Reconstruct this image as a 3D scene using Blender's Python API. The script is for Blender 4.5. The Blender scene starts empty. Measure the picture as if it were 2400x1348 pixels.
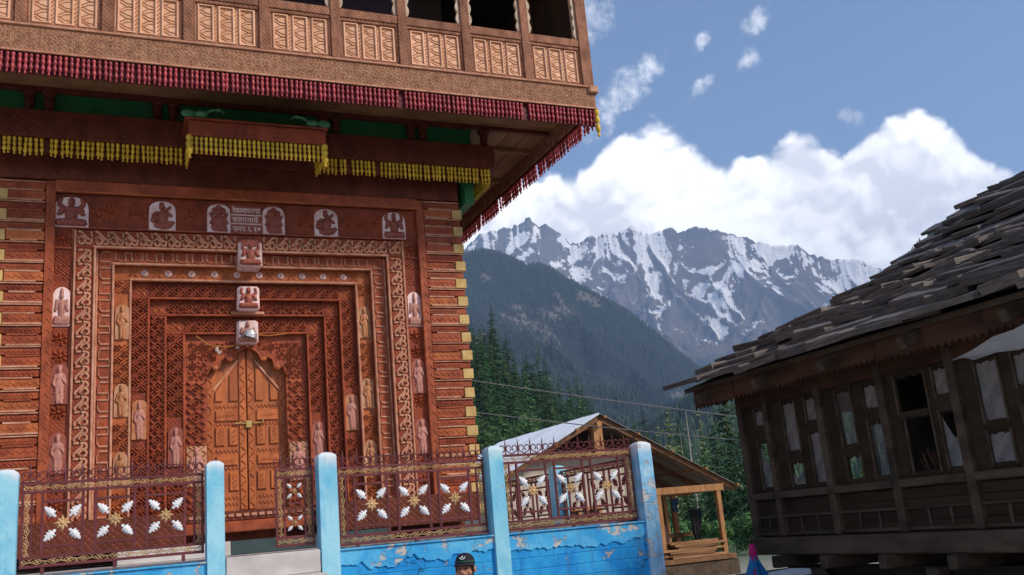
import bpy, math, random
import numpy as np
from mathutils import Vector, Matrix
from math import radians as rad, sin, cos, pi

random.seed(7)
rng = np.random.default_rng(7)
scene = bpy.context.scene

# ------------------------------------------------------------------ camera
CAM = Vector((0.0, 0.0, 1.95))
YAW, PITCH, ROLL = rad(23.9), rad(13.97), rad(-5.12)
fwd = Vector((sin(YAW) * cos(PITCH), cos(YAW) * cos(PITCH), sin(PITCH)))
rgt = Vector((cos(YAW), -sin(YAW), 0))
upv = rgt.cross(fwd)
rgt, upv = cos(ROLL) * rgt + sin(ROLL) * upv, -sin(ROLL) * rgt + cos(ROLL) * upv
cam_data = bpy.data.cameras.new("camera")
cam_data.sensor_width = 36
cam_data.lens = 2222.0 / 2400.0 * 36
cam_data.clip_start = 0.1
cam_data.clip_end = 60000
cam = bpy.data.objects.new("camera", cam_data)
scene.collection.objects.link(cam)
cam.matrix_world = Matrix(((rgt.x, upv.x, -fwd.x, CAM.x), (rgt.y, upv.y, -fwd.y, CAM.y),
                           (rgt.z, upv.z, -fwd.z, CAM.z), (0, 0, 0, 1)))
scene.camera = cam

# ------------------------------------------------------------------ exposure and render
scene.view_settings.view_transform = 'Standard'
scene.view_settings.look = 'None'
scene.view_settings.exposure = 1.5
scene.view_settings.gamma = 1
scene.view_settings.use_curve_mapping = False
scene.render.engine = 'CYCLES'
scene.cycles.use_denoising = True
scene.cycles.max_bounces = 6
scene.cycles.diffuse_bounces = 4
scene.cycles.glossy_bounces = 2
scene.cycles.transmission_bounces = 3
scene.cycles.transparent_max_bounces = 6
scene.cycles.volume_bounces = 0
scene.cycles.caustics_reflective = False
scene.cycles.caustics_refractive = False

# ------------------------------------------------------------------ node helper
class NT:
    """Short-hand for building node trees."""
    def __init__(s, tree):
        s.t = tree; s.n = tree.nodes; s.l = tree.links
    def new(s, kind, **kw):
        nd = s.n.new(kind)
        for k, v in kw.items(): setattr(nd, k, v)
        return nd
    def put(s, sock, v):
        if isinstance(v, bpy.types.NodeSocket): s.l.new(v, sock)
        elif v is not None: sock.default_value = v
    def math(s, op, a, b=None, c=None, clamp=False):
        nd = s.new('ShaderNodeMath', operation=op, use_clamp=clamp)
        s.put(nd.inputs[0], a)
        if b is not None: s.put(nd.inputs[1], b)
        if c is not None: s.put(nd.inputs[2], c)
        return nd.outputs[0]
    def step(s, v, lo, hi, a=0.0, b=1.0):
        nd = s.new('ShaderNodeMapRange', interpolation_type='SMOOTHSTEP')
        for i, q in enumerate((v, lo, hi, a, b)): s.put(nd.inputs[i], q)
        return nd.outputs[0]
    def mix(s, f, a, b, blend='MIX'):
        nd = s.new('ShaderNodeMix', data_type='RGBA', blend_type=blend)
        s.put(nd.inputs[0], f)
        for sock, v in ((nd.inputs[6], a), (nd.inputs[7], b)):
            s.put(sock, (*v, 1) if isinstance(v, tuple) and len(v) == 3 else v)
        return nd.outputs[2]
    def noise(s, vec, scale, detail=4, rough=.55, dist=0, dim='3D'):
        nd = s.new('ShaderNodeTexNoise', noise_dimensions=dim)
        s.put(nd.inputs['Vector'], vec); nd.inputs['Scale'].default_value = scale
        nd.inputs['Detail'].default_value = detail; nd.inputs['Roughness'].default_value = rough
        nd.inputs['Distortion'].default_value = dist
        return nd.outputs[0]
    def voro(s, vec, scale, feature='F1', detail=0, dim='3D', rnd=1):
        nd = s.new('ShaderNodeTexVoronoi', feature=feature, voronoi_dimensions=dim)
        s.put(nd.inputs['Vector'], vec); nd.inputs['Scale'].default_value = scale
        if 'Detail' in nd.inputs: nd.inputs['Detail'].default_value = detail
        nd.inputs['Randomness'].default_value = rnd
        return nd.outputs['Distance']
    def mapping(s, vec, scale=(1, 1, 1), loc=(0, 0, 0), rot=(0, 0, 0)):
        nd = s.new('ShaderNodeMapping')
        s.put(nd.inputs[0], vec); nd.inputs[1].default_value = loc
        nd.inputs[2].default_value = rot; nd.inputs[3].default_value = scale
        return nd.outputs[0]

# ------------------------------------------------------------------ sky
SUN = Vector((0.66, -0.75, 0)).normalized()
SUN_EL = rad(36)
world = bpy.data.worlds.new("World"); scene.world = world
world.use_nodes = True
W = NT(world.node_tree); W.n.clear()
sky = W.new('ShaderNodeTexSky', sky_type='NISHITA')
sky.sun_disc = False; sky.sun_elevation = SUN_EL; sky.sun_rotation = math.atan2(SUN.x, SUN.y)
sky.altitude = 2200; sky.air_density = 1.0; sky.dust_density = 0.6; sky.ozone_density = 1.2
tc = W.new('ShaderNodeTexCoord')
sep = W.new('ShaderNodeSeparateXYZ'); W.put(sep.inputs[0], tc.outputs['Generated'])
az = W.math('MULTIPLY', W.math('ARCTAN2', sep.outputs[0], sep.outputs[1]), 57.2958)
el = W.math('MULTIPLY', W.math('ARCSINE', sep.outputs[2]), 57.2958)
# top of the cumulus bank as a function of bearing (degrees -> degrees)
CL = [(-180, 17), (-160, 20), (-140, 15), (-120, 19), (-100, 22), (-80, 16), (-60, 18), (-45, 22), (-30, 19),
      (-15, 23), (0, 20), (10, 17), (18, 20), (24, 21), (28, 20.6), (30.5, 22.2), (32.6, 23.2), (34.2, 23.0), (35.4, 21.9),
      (36.8, 20.9), (38.6, 19.7), (39.9, 20.0), (42.0, 20.5), (44.3, 19.6), (45.8, 19.7), (46.8, 20.6), (48.2, 21.2),
      (49.4, 21.0), (50.4, 20.0), (51.2, 18.7), (52.2, 17.2), (54, 15.4), (60, 14), (68, 17), (80, 21), (95, 16),
      (110, 19), (130, 15), (150, 20), (168, 18), (180, 17)]
fc = W.new('ShaderNodeFloatCurve')
cv = fc.mapping.curves[0]
while len(cv.points) > 2: cv.points.remove(cv.points[1])
cv.points[0].location = (0, CL[0][1] / 40); cv.points[1].location = (1, CL[-1][1] / 40)
for a, e in CL[1:-1]:
    p = cv.points.new((a + 180) / 360, e / 40)
for p in cv.points: p.handle_type = 'VECTOR'
fc.mapping.update()
W.put(fc.inputs['Value'], W.math('DIVIDE', W.math('ADD', az, 180), 360))
thr = W.math('MULTIPLY', fc.outputs[0], 40)
cmb = W.new('ShaderNodeCombineXYZ')
W.put(cmb.inputs[0], W.math('MULTIPLY', az, .1)); W.put(cmb.inputs[1], W.math('MULTIPLY', el, .1))
P2 = cmb.outputs[0]
warp = W.new('ShaderNodeTexNoise', noise_dimensions='2D'); W.put(warp.inputs['Vector'], P2)
warp.inputs['Scale'].default_value = 2.6; warp.inputs['Detail'].default_value = 5
vm = W.new('ShaderNodeVectorMath', operation='MULTIPLY_ADD')
W.put(vm.inputs[0], warp.outputs['Color']); vm.inputs[1].default_value = (.22, .22, 0); W.put(vm.inputs[2], P2)
PW = vm.outputs[0]
def billow(vec):
    a = W.math('SUBTRACT', 1, W.voro(vec, 2.6, detail=3, dim='2D'))
    b = W.noise(vec, 2.2, 7, .6, dim='2D')
    return W.math('ADD', W.math('MULTIPLY', a, .55), W.math('MULTIPLY', b, .6))
b0 = billow(PW)
b1 = billow(W.mapping(PW, loc=(.035, .07, 0)))
edge = W.math('ADD', W.math('SUBTRACT', thr, el), W.math('MULTIPLY', W.math('SUBTRACT', b0, .56), 2.7))
bank = W.step(edge, -.15, .75)
# small detached puffs drifting above the bank (bearing, elevation, half sizes, tilt)
PUFFS = [(33.3, 25.2, 2.4, 1.0, 38), (31.4, 24.2, 2.6, 1.0, 48), (37.5, 26.8, .85, .5, 20), (37.2, 24.3, 1.1, .5, 35), 
         (41.1, 27.3, 1.2, .75, 30), (40.4, 25.4, .9, .65, 30), (45.6, 20.9, .9, .5, -20), 
         (30.8, 29.4, 1.6, 1.6, 0), (62, 26, 2.0, .8, 20), (72, 30, 1.4, .8, 30), (14, 30, 2.2, 1, 20), (-8, 28, 2, .9, 20), (-40, 31, 2, 1, 10), (100, 27, 2.2, 1, 30),
         (140, 30, 2, 1, 20), (-90, 29, 2.2, 1, 20), (-140, 28, 2, .9, 30)]
puff = None
for a, e, sa, se, tl in PUFFS:
    dx = W.math('SUBTRACT', az, a); dy = W.math('SUBTRACT', el, e)
    c_, s_ = cos(rad(tl)), sin(rad(tl))
    u = W.math('DIVIDE', W.math('ADD', W.math('MULTIPLY', dx, c_), W.math('MULTIPLY', dy, s_)), sa)
    v = W.math('DIVIDE', W.math('SUBTRACT', W.math('MULTIPLY', dy, c_), W.math('MULTIPLY', dx, s_)), se)
    g = W.math('SUBTRACT', 1, W.math('ADD', W.math('MULTIPLY', u, u), W.math('MULTIPLY', v, v)))
    puff = g if puff is None else W.math('MAXIMUM', puff, g)
pn = W.noise(P2, 11, 6, .62, dim='2D')
puffm = W.math('MULTIPLY', W.step(W.math('ADD', W.math('MAXIMUM', puff, -1.5), W.math('MULTIPLY', W.math('SUBTRACT', pn, .5), 3.2)), -.1, 1.9), .56)
# light and grey inside the bank
rel = W.math('MULTIPLY', W.math('SUBTRACT', b0, b1), .75)
deep = W.step(edge, .4, 7.5)
big = W.noise(W.mapping(PW, loc=(3.1, 1.7, 0)), 1.1, 2, .45, dim='2D')
lum = W.math('ADD', W.math('SUBTRACT', W.math('ADD', 1.0, rel), W.math('MULTIPLY', deep, .04)), W.math('MULTIPLY', W.math('SUBTRACT', big, .53), 1.0))
lum = W.math('MINIMUM', W.math('MAXIMUM', lum, .74), 1.1)
ccol = W.mix(W.step(lum, .7, 1.0), (.88, .87, .92), (1.0, .985, .965))
cl_v = W.new('ShaderNodeVectorMath', operation='SCALE'); W.put(cl_v.inputs[0], ccol)
CLOUD = 5.9
W.put(cl_v.inputs['Scale'], W.math('MULTIPLY', lum, CLOUD))
cover = W.math('MAXIMUM', bank, puffm)
skd = W.new('ShaderNodeVectorMath', operation='SCALE'); W.put(skd.inputs[0], sky.outputs[0]); skd.inputs['Scale'].default_value = .54
skyc = W.mix(cover, skd.outputs[0], cl_v.outputs[0])
below = W.step(el, -2.0, 0.0)
skyc = W.mix(below, (1.2, 1.4, 1.6), skyc)
bg = W.new('ShaderNodeBackground'); W.put(bg.inputs[0], skyc); bg.inputs[1].default_value = 0.13
world.cycles.sampling_method = 'MANUAL'; world.cycles.sample_map_resolution = 512
wo = W.new('ShaderNodeOutputWorld'); W.l.new(bg.outputs[0], wo.inputs[0])

# ------------------------------------------------------------------ sun
sd = bpy.data.lights.new("sun", 'SUN'); sd.energy = 2.0; sd.angle = rad(11); sd.color = (1.0, .90, .77)
so = bpy.data.objects.new("sun", sd); scene.collection.objects.link(so)
tosun = Vector((SUN.x * cos(SUN_EL), SUN.y * cos(SUN_EL), sin(SUN_EL)))
so.rotation_euler = tosun.to_track_quat('Z', 'Y').to_euler(); so.location = (0, 0, 30)

# ------------------------------------------------------------------ object helpers
COL = scene.collection
WLOC = {}                       # world position of every parent, so children can be placed in world space
def link(name, data, parent=None, loc=(0, 0, 0), rot=(0, 0, 0), scale=(1, 1, 1)):
    o = bpy.data.objects.new(name, data); COL.objects.link(o)
    loc = Vector(loc); WLOC[o.name] = loc.copy()
    o.parent = parent
    o.location = loc - (WLOC[parent.name] if parent else Vector((0, 0, 0)))
    o.rotation_euler = rot; o.scale = scale
    return o
def tag(o, label=None, cat=None, group=None, kind=None):
    for k, v in (('label', label), ('category', cat), ('group', group), ('kind', kind)):
        if v: o[k] = v
    return o
def thing(name, loc, label, cat, group=None):
    return tag(link(name, None, None, loc), label, cat, group)

class MB:
    """Collects vertices and faces; build() makes ONE mesh object whose origin is its middle."""
    def __init__(s): s.v = []; s.f = []
    def add(s, vs, fs):
        o = len(s.v); s.v += [tuple(p) for p in vs]; s.f += [tuple(i + o for i in q) for q in fs]; return s
    def box(s, x0, x1, y0, y1, z0, z1, c=.004):
        x0, x1 = min(x0, x1), max(x0, x1); y0, y1 = min(y0, y1), max(y0, y1); z0, z1 = min(z0, z1), max(z0, z1)
        c = min(c, (x1 - x0) / 3, (y1 - y0) / 3, (z1 - z0) / 3)
        if c <= 0:
            return s.add([(x, y, z) for x in (x0, x1) for y in (y0, y1) for z in (z0, z1)],
                         [(0, 1, 3, 2), (4, 6, 7, 5), (0, 4, 5, 1), (2, 3, 7, 6), (0, 2, 6, 4), (1, 5, 7, 3)])
        vs = []; idx = {}
        for i, x in enumerate((x0, x1)):
            for j, y in enumerate((y0, y1)):
                for k, z in enumerate((z0, z1)):
                    sx, sy, sz = (1 - 2 * i) * c, (1 - 2 * j) * c, (1 - 2 * k) * c
                    idx[i, j, k] = len(vs)
                    vs += [(x, y + sy, z + sz), (x + sx, y, z + sz), (x + sx, y + sy, z)]
        fs = []
        def q(*a): fs.append(tuple(a))
        for i in (0, 1):
            q(*[idx[i, j, k] for j, k in ((0, 0), (0, 1), (1, 1), (1, 0))])
            q(*[idx[j, i, k] + 1 for j, k in ((0, 0), (0, 1), (1, 1), (1, 0))])
            q(*[idx[j, k, i] + 2 for j, k in ((0, 0), (0, 1), (1, 1), (1, 0))])
        for a in (0, 1):
            for b in (0, 1):
                q(idx[a, b, 0], idx[a, b, 1], idx[a, b, 1] + 1, idx[a, b, 0] + 1)
                q(idx[a, 0, b], idx[a, 1, b], idx[a, 1, b] + 2, idx[a, 0, b] + 2)
                q(idx[0, a, b] + 1, idx[1, a, b] + 1, idx[1, a, b] + 2, idx[0, a, b] + 2)
        for k in idx.values(): q(k, k + 1, k + 2)
        return s.add(vs, fs)
    def beam(s, a, b, w, h, up=(0, 0, 1)):
        """Square bar from a to b."""
        a, b = Vector(a), Vector(b); d = (b - a).normalized(); upn = Vector(up)
        sd_ = d.cross(upn)
        if sd_.length < 1e-4: sd_ = d.cross(Vector((1, 0, 0)))
        sd_.normalize(); u = sd_.cross(d)
        vs = [p + sd_ * (w / 2 * i) + u * (h / 2 * j) for p in (a, b) for i, j in ((-1, -1), (1, -1), (1, 1), (-1, 1))]
        return s.add(vs, [(0, 1, 2, 3), (7, 6, 5, 4), (0, 4, 5, 1), (1, 5, 6, 2), (2, 6, 7, 3), (3, 7, 4, 0)])
    def prism(s, poly, y0, y1, axis='y', c=0):
        """Polygon (u, v) extruded along an axis; with c the front rim (at y0) is bevelled."""
        n = len(poly)
        def m(u, v, w): return {'y': (u, w, v), 'x': (w, u, v), 'z': (u, v, w)}[axis]
        if c:
            cx = sum(p[0] for p in poly) / n; cy = sum(p[1] for p in poly) / n
            sh = [(cx + (u - cx) * (1 - c / max(.01, math.hypot(u - cx, v - cy))), cy + (v - cy) * (1 - c / max(.01, math.hypot(u - cx, v - cy)))) for u, v in poly]
            vs = [m(u, v, y0) for u, v in sh] + [m(u, v, y0 + math.copysign(c, y1 - y0)) for u, v in poly] + [m(u, v, y1) for u, v in poly]
            fs = [tuple(range(n)), tuple(range(2 * n, 3 * n))[::-1]]
            for k in (0, n): fs += [(k + i, k + (i + 1) % n, k + n + (i + 1) % n, k + n + i) for i in range(n)]
            return s.add(vs, fs)
        vs = [m(u, v, y0) for u, v in poly] + [m(u, v, y1) for u, v in poly]
        return s.add(vs, [tuple(range(n)), tuple(range(n, 2 * n))[::-1]] + [(i, (i + 1) % n, n + (i + 1) % n, n + i) for i in range(n)])
    def ridge(s, path, w, h, y=0.0, closed=False, top=.35):
        """Raised stroke on the XZ plane, standing h towards -Y."""
        P = [Vector((p[0], p[1])) for p in path]; n = len(P); o = []
        for i, p in enumerate(P):
            a = P[i - 1] if (i or closed) else p; b = P[(i + 1) % n] if (i < n - 1 or closed) else p
            t = (b - a); t = t.normalized() if t.length > 1e-9 else Vector((1, 0)); nn = Vector((-t.y, t.x))
            for k, d in ((-.5, 0), (-.5 * top, -h), (.5 * top, -h), (.5, 0)):
                q = p + nn * (w * k); o.append((q.x, y + d, q.y))
        fs = []
        for i in range(n if closed else n - 1):
            a, b = 4 * i, 4 * ((i + 1) % n)
            fs += [(a + k, a + k + 1, b + k + 1, b + k) for k in range(3)]
        if not closed: fs += [(0, 1, 2, 3), (4 * n - 1, 4 * n - 2, 4 * n - 3, 4 * n - 4)]
        return s.add(o, fs)
    def tube(s, path, r, n=6, r2=None, cap=True):
        P = [Vector(p) for p in path]; m = len(P); vs = []
        ref = Vector((0, 0, 1))
        for i, p in enumerate(P):
            t = (P[min(i + 1, m - 1)] - P[max(i - 1, 0)]).normalized()
            a = t.cross(ref)
            if a.length < 1e-3: a = t.cross(Vector((0, 1, 0)))
            a.normalize(); b = t.cross(a)
            rr = r if r2 is None else r + (r2 - r) * i / (m - 1)
            if callable(r): rr = r(i / (m - 1))
            vs += [p + a * (rr * cos(2 * pi * k / n)) + b * (rr * sin(2 * pi * k / n)) for k in range(n)]
        fs = [(i * n + k, i * n + (k + 1) % n, (i + 1) * n + (k + 1) % n, (i + 1) * n + k) for i in range(m - 1) for k in range(n)]
        if cap: fs += [tuple(range(n))[::-1], tuple(range((m - 1) * n, m * n))]
        return s.add(vs, fs)
    def lathe(s, prof, n=8, c=(0, 0, 0)):
        vs = [(c[0] + r * cos(2 * pi * k / n), c[1] + r * sin(2 * pi * k / n), c[2] + z) for r, z in prof for k in range(n)]
        fs = [(i * n + k, i * n + (k + 1) % n, (i + 1) * n + (k + 1) % n, (i + 1) * n + k) for i in range(len(prof) - 1) for k in range(n)]
        fs += [tuple(range(n))[::-1], tuple(range((len(prof) - 1) * n, len(prof) * n))]
        return s.add(vs, fs)
    def ell(s, c, r, nu=12, nv=8, rot=None):
        vs = [(0, 0, -1)]; fs = []
        for j in range(1, nv):
            t = -pi / 2 + pi * j / nv
            vs += [(cos(t) * cos(2 * pi * k / nu), cos(t) * sin(2 * pi * k / nu), sin(t)) for k in range(nu)]
        vs.append((0, 0, 1)); N = len(vs) - 1
        for k in range(nu):
            fs += [(0, 1 + (k + 1) % nu, 1 + k), (N, N - nu + k, N - nu + (k + 1) % nu)]
            fs += [(1 + j * nu + k, 1 + j * nu + (k + 1) % nu, 1 + (j + 1) * nu + (k + 1) % nu, 1 + (j + 1) * nu + k) for j in range(nv - 2)]
        R = rot or Matrix.Identity(3)
        return s.add([Vector(c) + R @ Vector((p[0] * r[0], p[1] * r[1], p[2] * r[2])) for p in vs], fs)
    def mesh(s, name, mat, smooth=False, mats=None, center=None):
        me = bpy.data.meshes.new(name)
        me.from_pydata(s.v, [], s.f); me.validate()
        for m_ in (mats or [mat]): me.materials.append(m_)
        if smooth: me.polygons.foreach_set('use_smooth', [True] * len(me.polygons))
        me.update()
        bm_fix(me)
        return me
    def build(s, name, mat, parent=None, smooth=False):
        a = np.array(s.v, float); c = (a.min(0) + a.max(0)) / 2
        s.v = [tuple(q) for q in (a - c)]
        return link(name, s.mesh(name, mat, smooth), parent, tuple(c))
import bmesh
def bm_fix(me):
    bm = bmesh.new(); bm.from_mesh(me); bmesh.ops.recalc_face_normals(bm, faces=bm.faces); bm.to_mesh(me); bm.free()
def bx(name, mat, parent, x0, x1, y0, y1, z0, z1, c=.004):
    return MB().box(x0, x1, y0, y1, z0, z1, c).build(name, mat, parent)

# ------------------------------------------------------------------ materials
MATS = {}
def material(name, col, col2=None, rough=.6, nscale=4, stretch=(1, 1, 1), bump=0.0, bscale=20, bstretch=(1, 1, 1), spec=.3, metal=0,
             carve=0.0, cscale=18, dirt=0.0, dirtcol=(.05, .03, .02), vary=.12, coords='Object', world=False):
    m = bpy.data.materials.new(name); m.use_nodes = True
    T = NT(m.node_tree); b = T.n['Principled BSDF']
    if world: vec = T.new('ShaderNodeNewGeometry').outputs['Position']
    else:
        tc_ = T.new('ShaderNodeTexCoord'); inf = T.new('ShaderNodeObjectInfo')
        va = T.new('ShaderNodeVectorMath', operation='MULTIPLY_ADD')
        T.put(va.inputs[0], inf.outputs['Random']); va.inputs[1].default_value = (17, 31, 23); T.put(va.inputs[2], tc_.outputs['Object'])
        vec = va.outputs[0]
    col2 = col2 or tuple(c * .6 for c in col)
    n1 = T.noise(T.mapping(vec, stretch), nscale, 6, .6)
    c = T.mix(T.step(n1, .32, .68), col, col2)
    if dirt:
        n2 = T.noise(vec, nscale * .45, 7, .68)
        c = T.mix(T.math('MULTIPLY', T.step(n2, .48, .72), dirt), c, dirtcol)
    if vary and not world:
        hv = T.new('ShaderNodeHueSaturation')
        T.put(hv.inputs['Color'], c)
        T.put(hv.inputs['Value'], T.math('ADD', 1 - vary, T.math('MULTIPLY', inf.outputs['Random'], 2 * vary)))
        c = hv.outputs[0]
    T.put(b.inputs['Base Color'], c)
    b.inputs['Roughness'].default_value = rough; b.inputs['Metallic'].default_value = metal
    b.inputs['Specular IOR Level'].default_value = spec
    T.put(b.inputs['Roughness'], T.math('ADD', rough - .1, T.math('MULTIPLY', n1, .2)))
    h = None
    if bump: h = T.math('MULTIPLY', T.noise(T.mapping(vec, bstretch), bscale, 5, .6), bump)
    if carve:
        # shallow diamond lattice with worn, wandering lines
        sx_ = T.new('ShaderNodeSeparateXYZ'); T.put(sx_.inputs[0], vec); nw = T.noise(vec, cscale * .35, 3, .5)
        aa_ = T.math('ADD', T.math('ADD', sx_.outputs[0], sx_.outputs[1]), T.math('MULTIPLY', nw, 1.2 / cscale)); bb_ = sx_.outputs[2]
        p1 = T.math('SINE', T.math('MULTIPLY', T.math('ADD', aa_, bb_), cscale * 2.4)); p2 = T.math('SINE', T.math('MULTIPLY', T.math('SUBTRACT', aa_, bb_), cscale * 2.4))
        cvv = T.math('MULTIPLY', T.step(T.math('ABSOLUTE', T.math('MULTIPLY', p1, p2)), .05, .6), carve)
        h = cvv if h is None else T.math('ADD', h, cvv)
    if h is not None:
        bp = T.new('ShaderNodeBump'); bp.inputs['Strength'].default_value = 1; bp.inputs['Distance'].default_value = .01
        T.put(bp.inputs['Height'], h); T.put(b.inputs['Normal'], bp.outputs[0])
    MATS[name] = m
    return m

wood_red = material('carved_red_wood', (.36, .072, .029), (.20, .037, .016), .5, 5, (1, 1, .5), .35, 30, (1, 1, .2), carve=.5, cscale=24, dirt=.3, dirtcol=(.10, .03, .018), spec=.25)
wood_band = material('carved_band_wood', (.41, .092, .034), (.225, .045, .018), .5, 6, (1, 1, .6), .3, 34, (1, 1, .3), dirt=.35, dirtcol=(.12, .032, .016), spec=.25)
wood_gold = material('carved_orange_wood', (.49, .140, .042), (.30, .070, .023), .48, 5, (1, 1, .6), .3, 30, (1, 1, .3), dirt=.25, dirtcol=(.14, .04, .016), spec=.25)
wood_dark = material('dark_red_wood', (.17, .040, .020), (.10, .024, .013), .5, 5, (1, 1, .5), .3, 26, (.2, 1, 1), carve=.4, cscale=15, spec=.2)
wood_door = material('varnished_door_wood', (.52, .150, .042), (.34, .085, .024), .42, 5, (3, 1, .5), .3, 34, (1, 1, .15), dirt=.15, spec=.35)
wood_edge = material('worn_highlit_wood_edge', (.60, .31, .20), (.42, .17, .095), .6, 8, (1, 1, 1), .3, 40, spec=.2)
wood_soffit = material('soffit_planks', (.36, .185, .085), (.24, .12, .055), .65, 3, (1, .25, 1), .3, 20, (1, .1, 1), spec=.2)
balc_wood = material('weathered_carved_balcony_wood', (.46, .24, .145), (.25, .105, .06), .65, 11, (1, 1, 1), .3, 40, carve=.55, cscale=26, dirt=.35, dirtcol=(.13, .065, .045), spec=.2)
balc_post = material('red_brown_balcony_timber', (.36, .155, .088), (.20, .078, .045), .65, 9, (1, 1, .5), .3, 40, carve=.5, cscale=22, dirt=.3, dirtcol=(.13, .055, .035), spec=.2)
balc_panel = material('sunlit_pale_panel_wood', (.80, .47, .30), (.66, .34, .19), .6, 5, (1, 1, .4), .3, 34, (1, 1, .2), dirt=.35, dirtcol=(.25, .12, .07), spec=.2)  # paler than the other balcony timber, carrying the light on the panels
balc_leaf = material('carved_leaf_wood', (.58, .29, .16), (.38, .165, .08), .6, 9, bump=.3, bscale=40, spec=.2)
scallop_white = material('cream_painted_scallop', (.60, .46, .34), (.42, .28, .18), .6, 9, spec=.2)
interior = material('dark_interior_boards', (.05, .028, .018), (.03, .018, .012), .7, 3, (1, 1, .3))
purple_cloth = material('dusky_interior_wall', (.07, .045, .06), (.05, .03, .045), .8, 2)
red_paint = material('red_painted_pendant', (.40, .055, .065), (.26, .032, .038), .4, 12, vary=.3, spec=.4)
red_paint_dark = material('maroon_fringe_board', (.10, .012, .014), (.07, .01, .01), .55, 5, spec=.2)
yellow_paint = material('yellow_painted_drop', (.78, .52, .045), (.60, .37, .025), .4, 12, vary=.2, spec=.35)
yellow_block = material('ochre_painted_block', (.62, .42, .17), (.50, .31, .11), .6, 6, vary=.1, spec=.2)
green_paint = material('green_painted_board', (.035, .22, .075), (.025, .15, .055), .5, 3, spec=.25)
green_bird = material('pale_green_painted_bird', (.12, .38, .19), (.08, .28, .13), .5, 6)
plaque_pink = material('pale_pink_plaque', (.84, .66, .64), (.70, .46, .43), .6, 10, bump=.3, bscale=40, vary=.08, dirt=.35, dirtcol=(.36, .14, .11), spec=.2)
plaque_fig = material('rose_brown_figure', (.36, .105, .07), (.25, .062, .04), .5, 9, bump=.2, bscale=50, vary=.1, spec=.3)
plaque_figpale = material('pale_rose_figure', (.52, .24, .19), (.38, .15, .115), .5, 9, bump=.2, bscale=50, vary=.1, spec=.3)
niche_tan = material('tan_niche_figure', (.48, .21, .095), (.36, .13, .05), .5, 8, vary=.12, spec=.3)
niche_back = material('cream_niche_back', (.55, .32, .19), (.40, .19, .095), .6, 8, vary=.15, spec=.2)
face_white = material('pale_painted_face', (.68, .48, .44), (.58, .36, .32), .5, 20)
brass = material('brass', (.62, .42, .14), (.5, .32, .1), .35, 20, metal=.7, spec=.5)
silver_foil = material('silver_foil', (.7, .7, .72), (.5, .5, .52), .3, 30, metal=.6, spec=.5, bump=.8, bscale=60)
string_mat = material('orange_garland_string', (.48, .20, .04), (.34, .12, .03), .8, 30)
tuft_mat = material('faded_garland_tuft', (.55, .50, .46), (.32, .25, .2), .9, 30)
blue_wall = None
maroon_iron = material('maroon_painted_iron', (.155, .032, .036), (.105, .02, .022), .42, 9, dirt=.3, dirtcol=(.10, .035, .025), spec=.4)
tan_cast = material('tan_gold_casting', (.60, .39, .19), (.46, .27, .12), .45, 14, vary=.18, dirt=.3, dirtcol=(.3, .16, .07), spec=.4)
silver_leaf = material('silver_painted_leaf', (.84, .84, .85), (.68, .68, .71), .4, 22, vary=.05, spec=.4)
marble = material('pale_veined_marble', (.62, .59, .56), (.48, .44, .42), .35, 2.2, (1, 1, 2), bump=.05, bscale=8, dirt=.5, dirtcol=(.36, .32, .30), spec=.4)
marble_green = material('dark_green_marble', (.045, .075, .075), (.03, .045, .05), .3, 5, dirt=.3, dirtcol=(.10, .12, .12), spec=.5)
old_wood = material('grey_weathered_timber', (.110, .078, .053), (.055, .038, .026), .8, 5, (1, .25, 1), .8, 18, (1, .3, 1), dirt=.5, dirtcol=(.03, .02, .015), spec=.15)
old_board = material('old_brown_boards', (.052, .035, .020), (.030, .020, .012), .8, 5, (1, .2, 1), .8, 18, (1, .25, 1), dirt=.4, dirtcol=(.03, .022, .015), spec=.15)
old_red = material('old_reddish_timber', (.095, .042, .023), (.046, .021, .012), .75, 5, (1, .25, 1), .6, 18, dirt=.5, dirtcol=(.035, .02, .014), spec=.15)
slate = material('weathered_grey_slate', (.17, .140, .120), (.075, .060, .052), .7, 4, (1, 1, 1), .9, 9, (1, 1, 1), dirt=.4, dirtcol=(.15, .13, .115), vary=.26, spec=.3)
under_dark = material('shade_dark_boards', (.03, .024, .02), (.018, .015, .013), .9, 3)  # near-black tone stands in for shade under and inside the gallery
new_wood = material('fresh_pine_timber', (.43, .22, .090), (.30, .135, .050), .6, 5, (2, 2, .3), .4, 22, (1, 1, .2), spec=.2)
plank_wood = material('sawn_planks', (.38, .20, .10), (.20, .10, .045), .7, 5, (.2, 1, 1), .5, 20, vary=.5, spec=.15)
brown_wood = material('brown_rafters', (.22, .115, .055), (.13, .065, .03), .7, 5, (1, 1, 1), .4, 20, spec=.15)
metal_roof = material('zinc_roof_sheet', (.80, .84, .90), (.68, .72, .79), .5, 1.5, dirt=.15, dirtcol=(.42, .45, .5), metal=.1, spec=.4, vary=.05)
metal_rust = material('greyed_roof_sheet', (.26, .23, .205), (.16, .135, .115), .65, 1.5, dirt=.4, dirtcol=(.16, .10, .07), metal=.0, spec=.2, vary=.1)
cream_board = material('grey_cream_wall_board', (.50, .44, .36), (.42, .35, .28), .75, 2, dirt=.3, dirtcol=(.34, .27, .2), vary=.08)
black_cloth = material('black_cloth', (.012, .012, .014), (.02, .02, .024), .9, 8)
brown_cloth = material('brown_patterned_cloth', (.16, .08, .07), (.09, .04, .035), .9, 30)
blue_cloth = material('slate_blue_cloth', (.05, .09, .16), (.03, .06, .11), .9, 12)
sheet_blue = material('bright_blue_nylon', (.015, .17, .42), (.012, .12, .32), .5, 4)
sheet_pink = material('hot_pink_nylon', (.55, .012, .16), (.42, .01, .12), .5, 5)
tarp = material('beige_tarpaulin', (.52, .46, .30), (.40, .34, .22), .7, 3, bump=.6, bscale=8)
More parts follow.
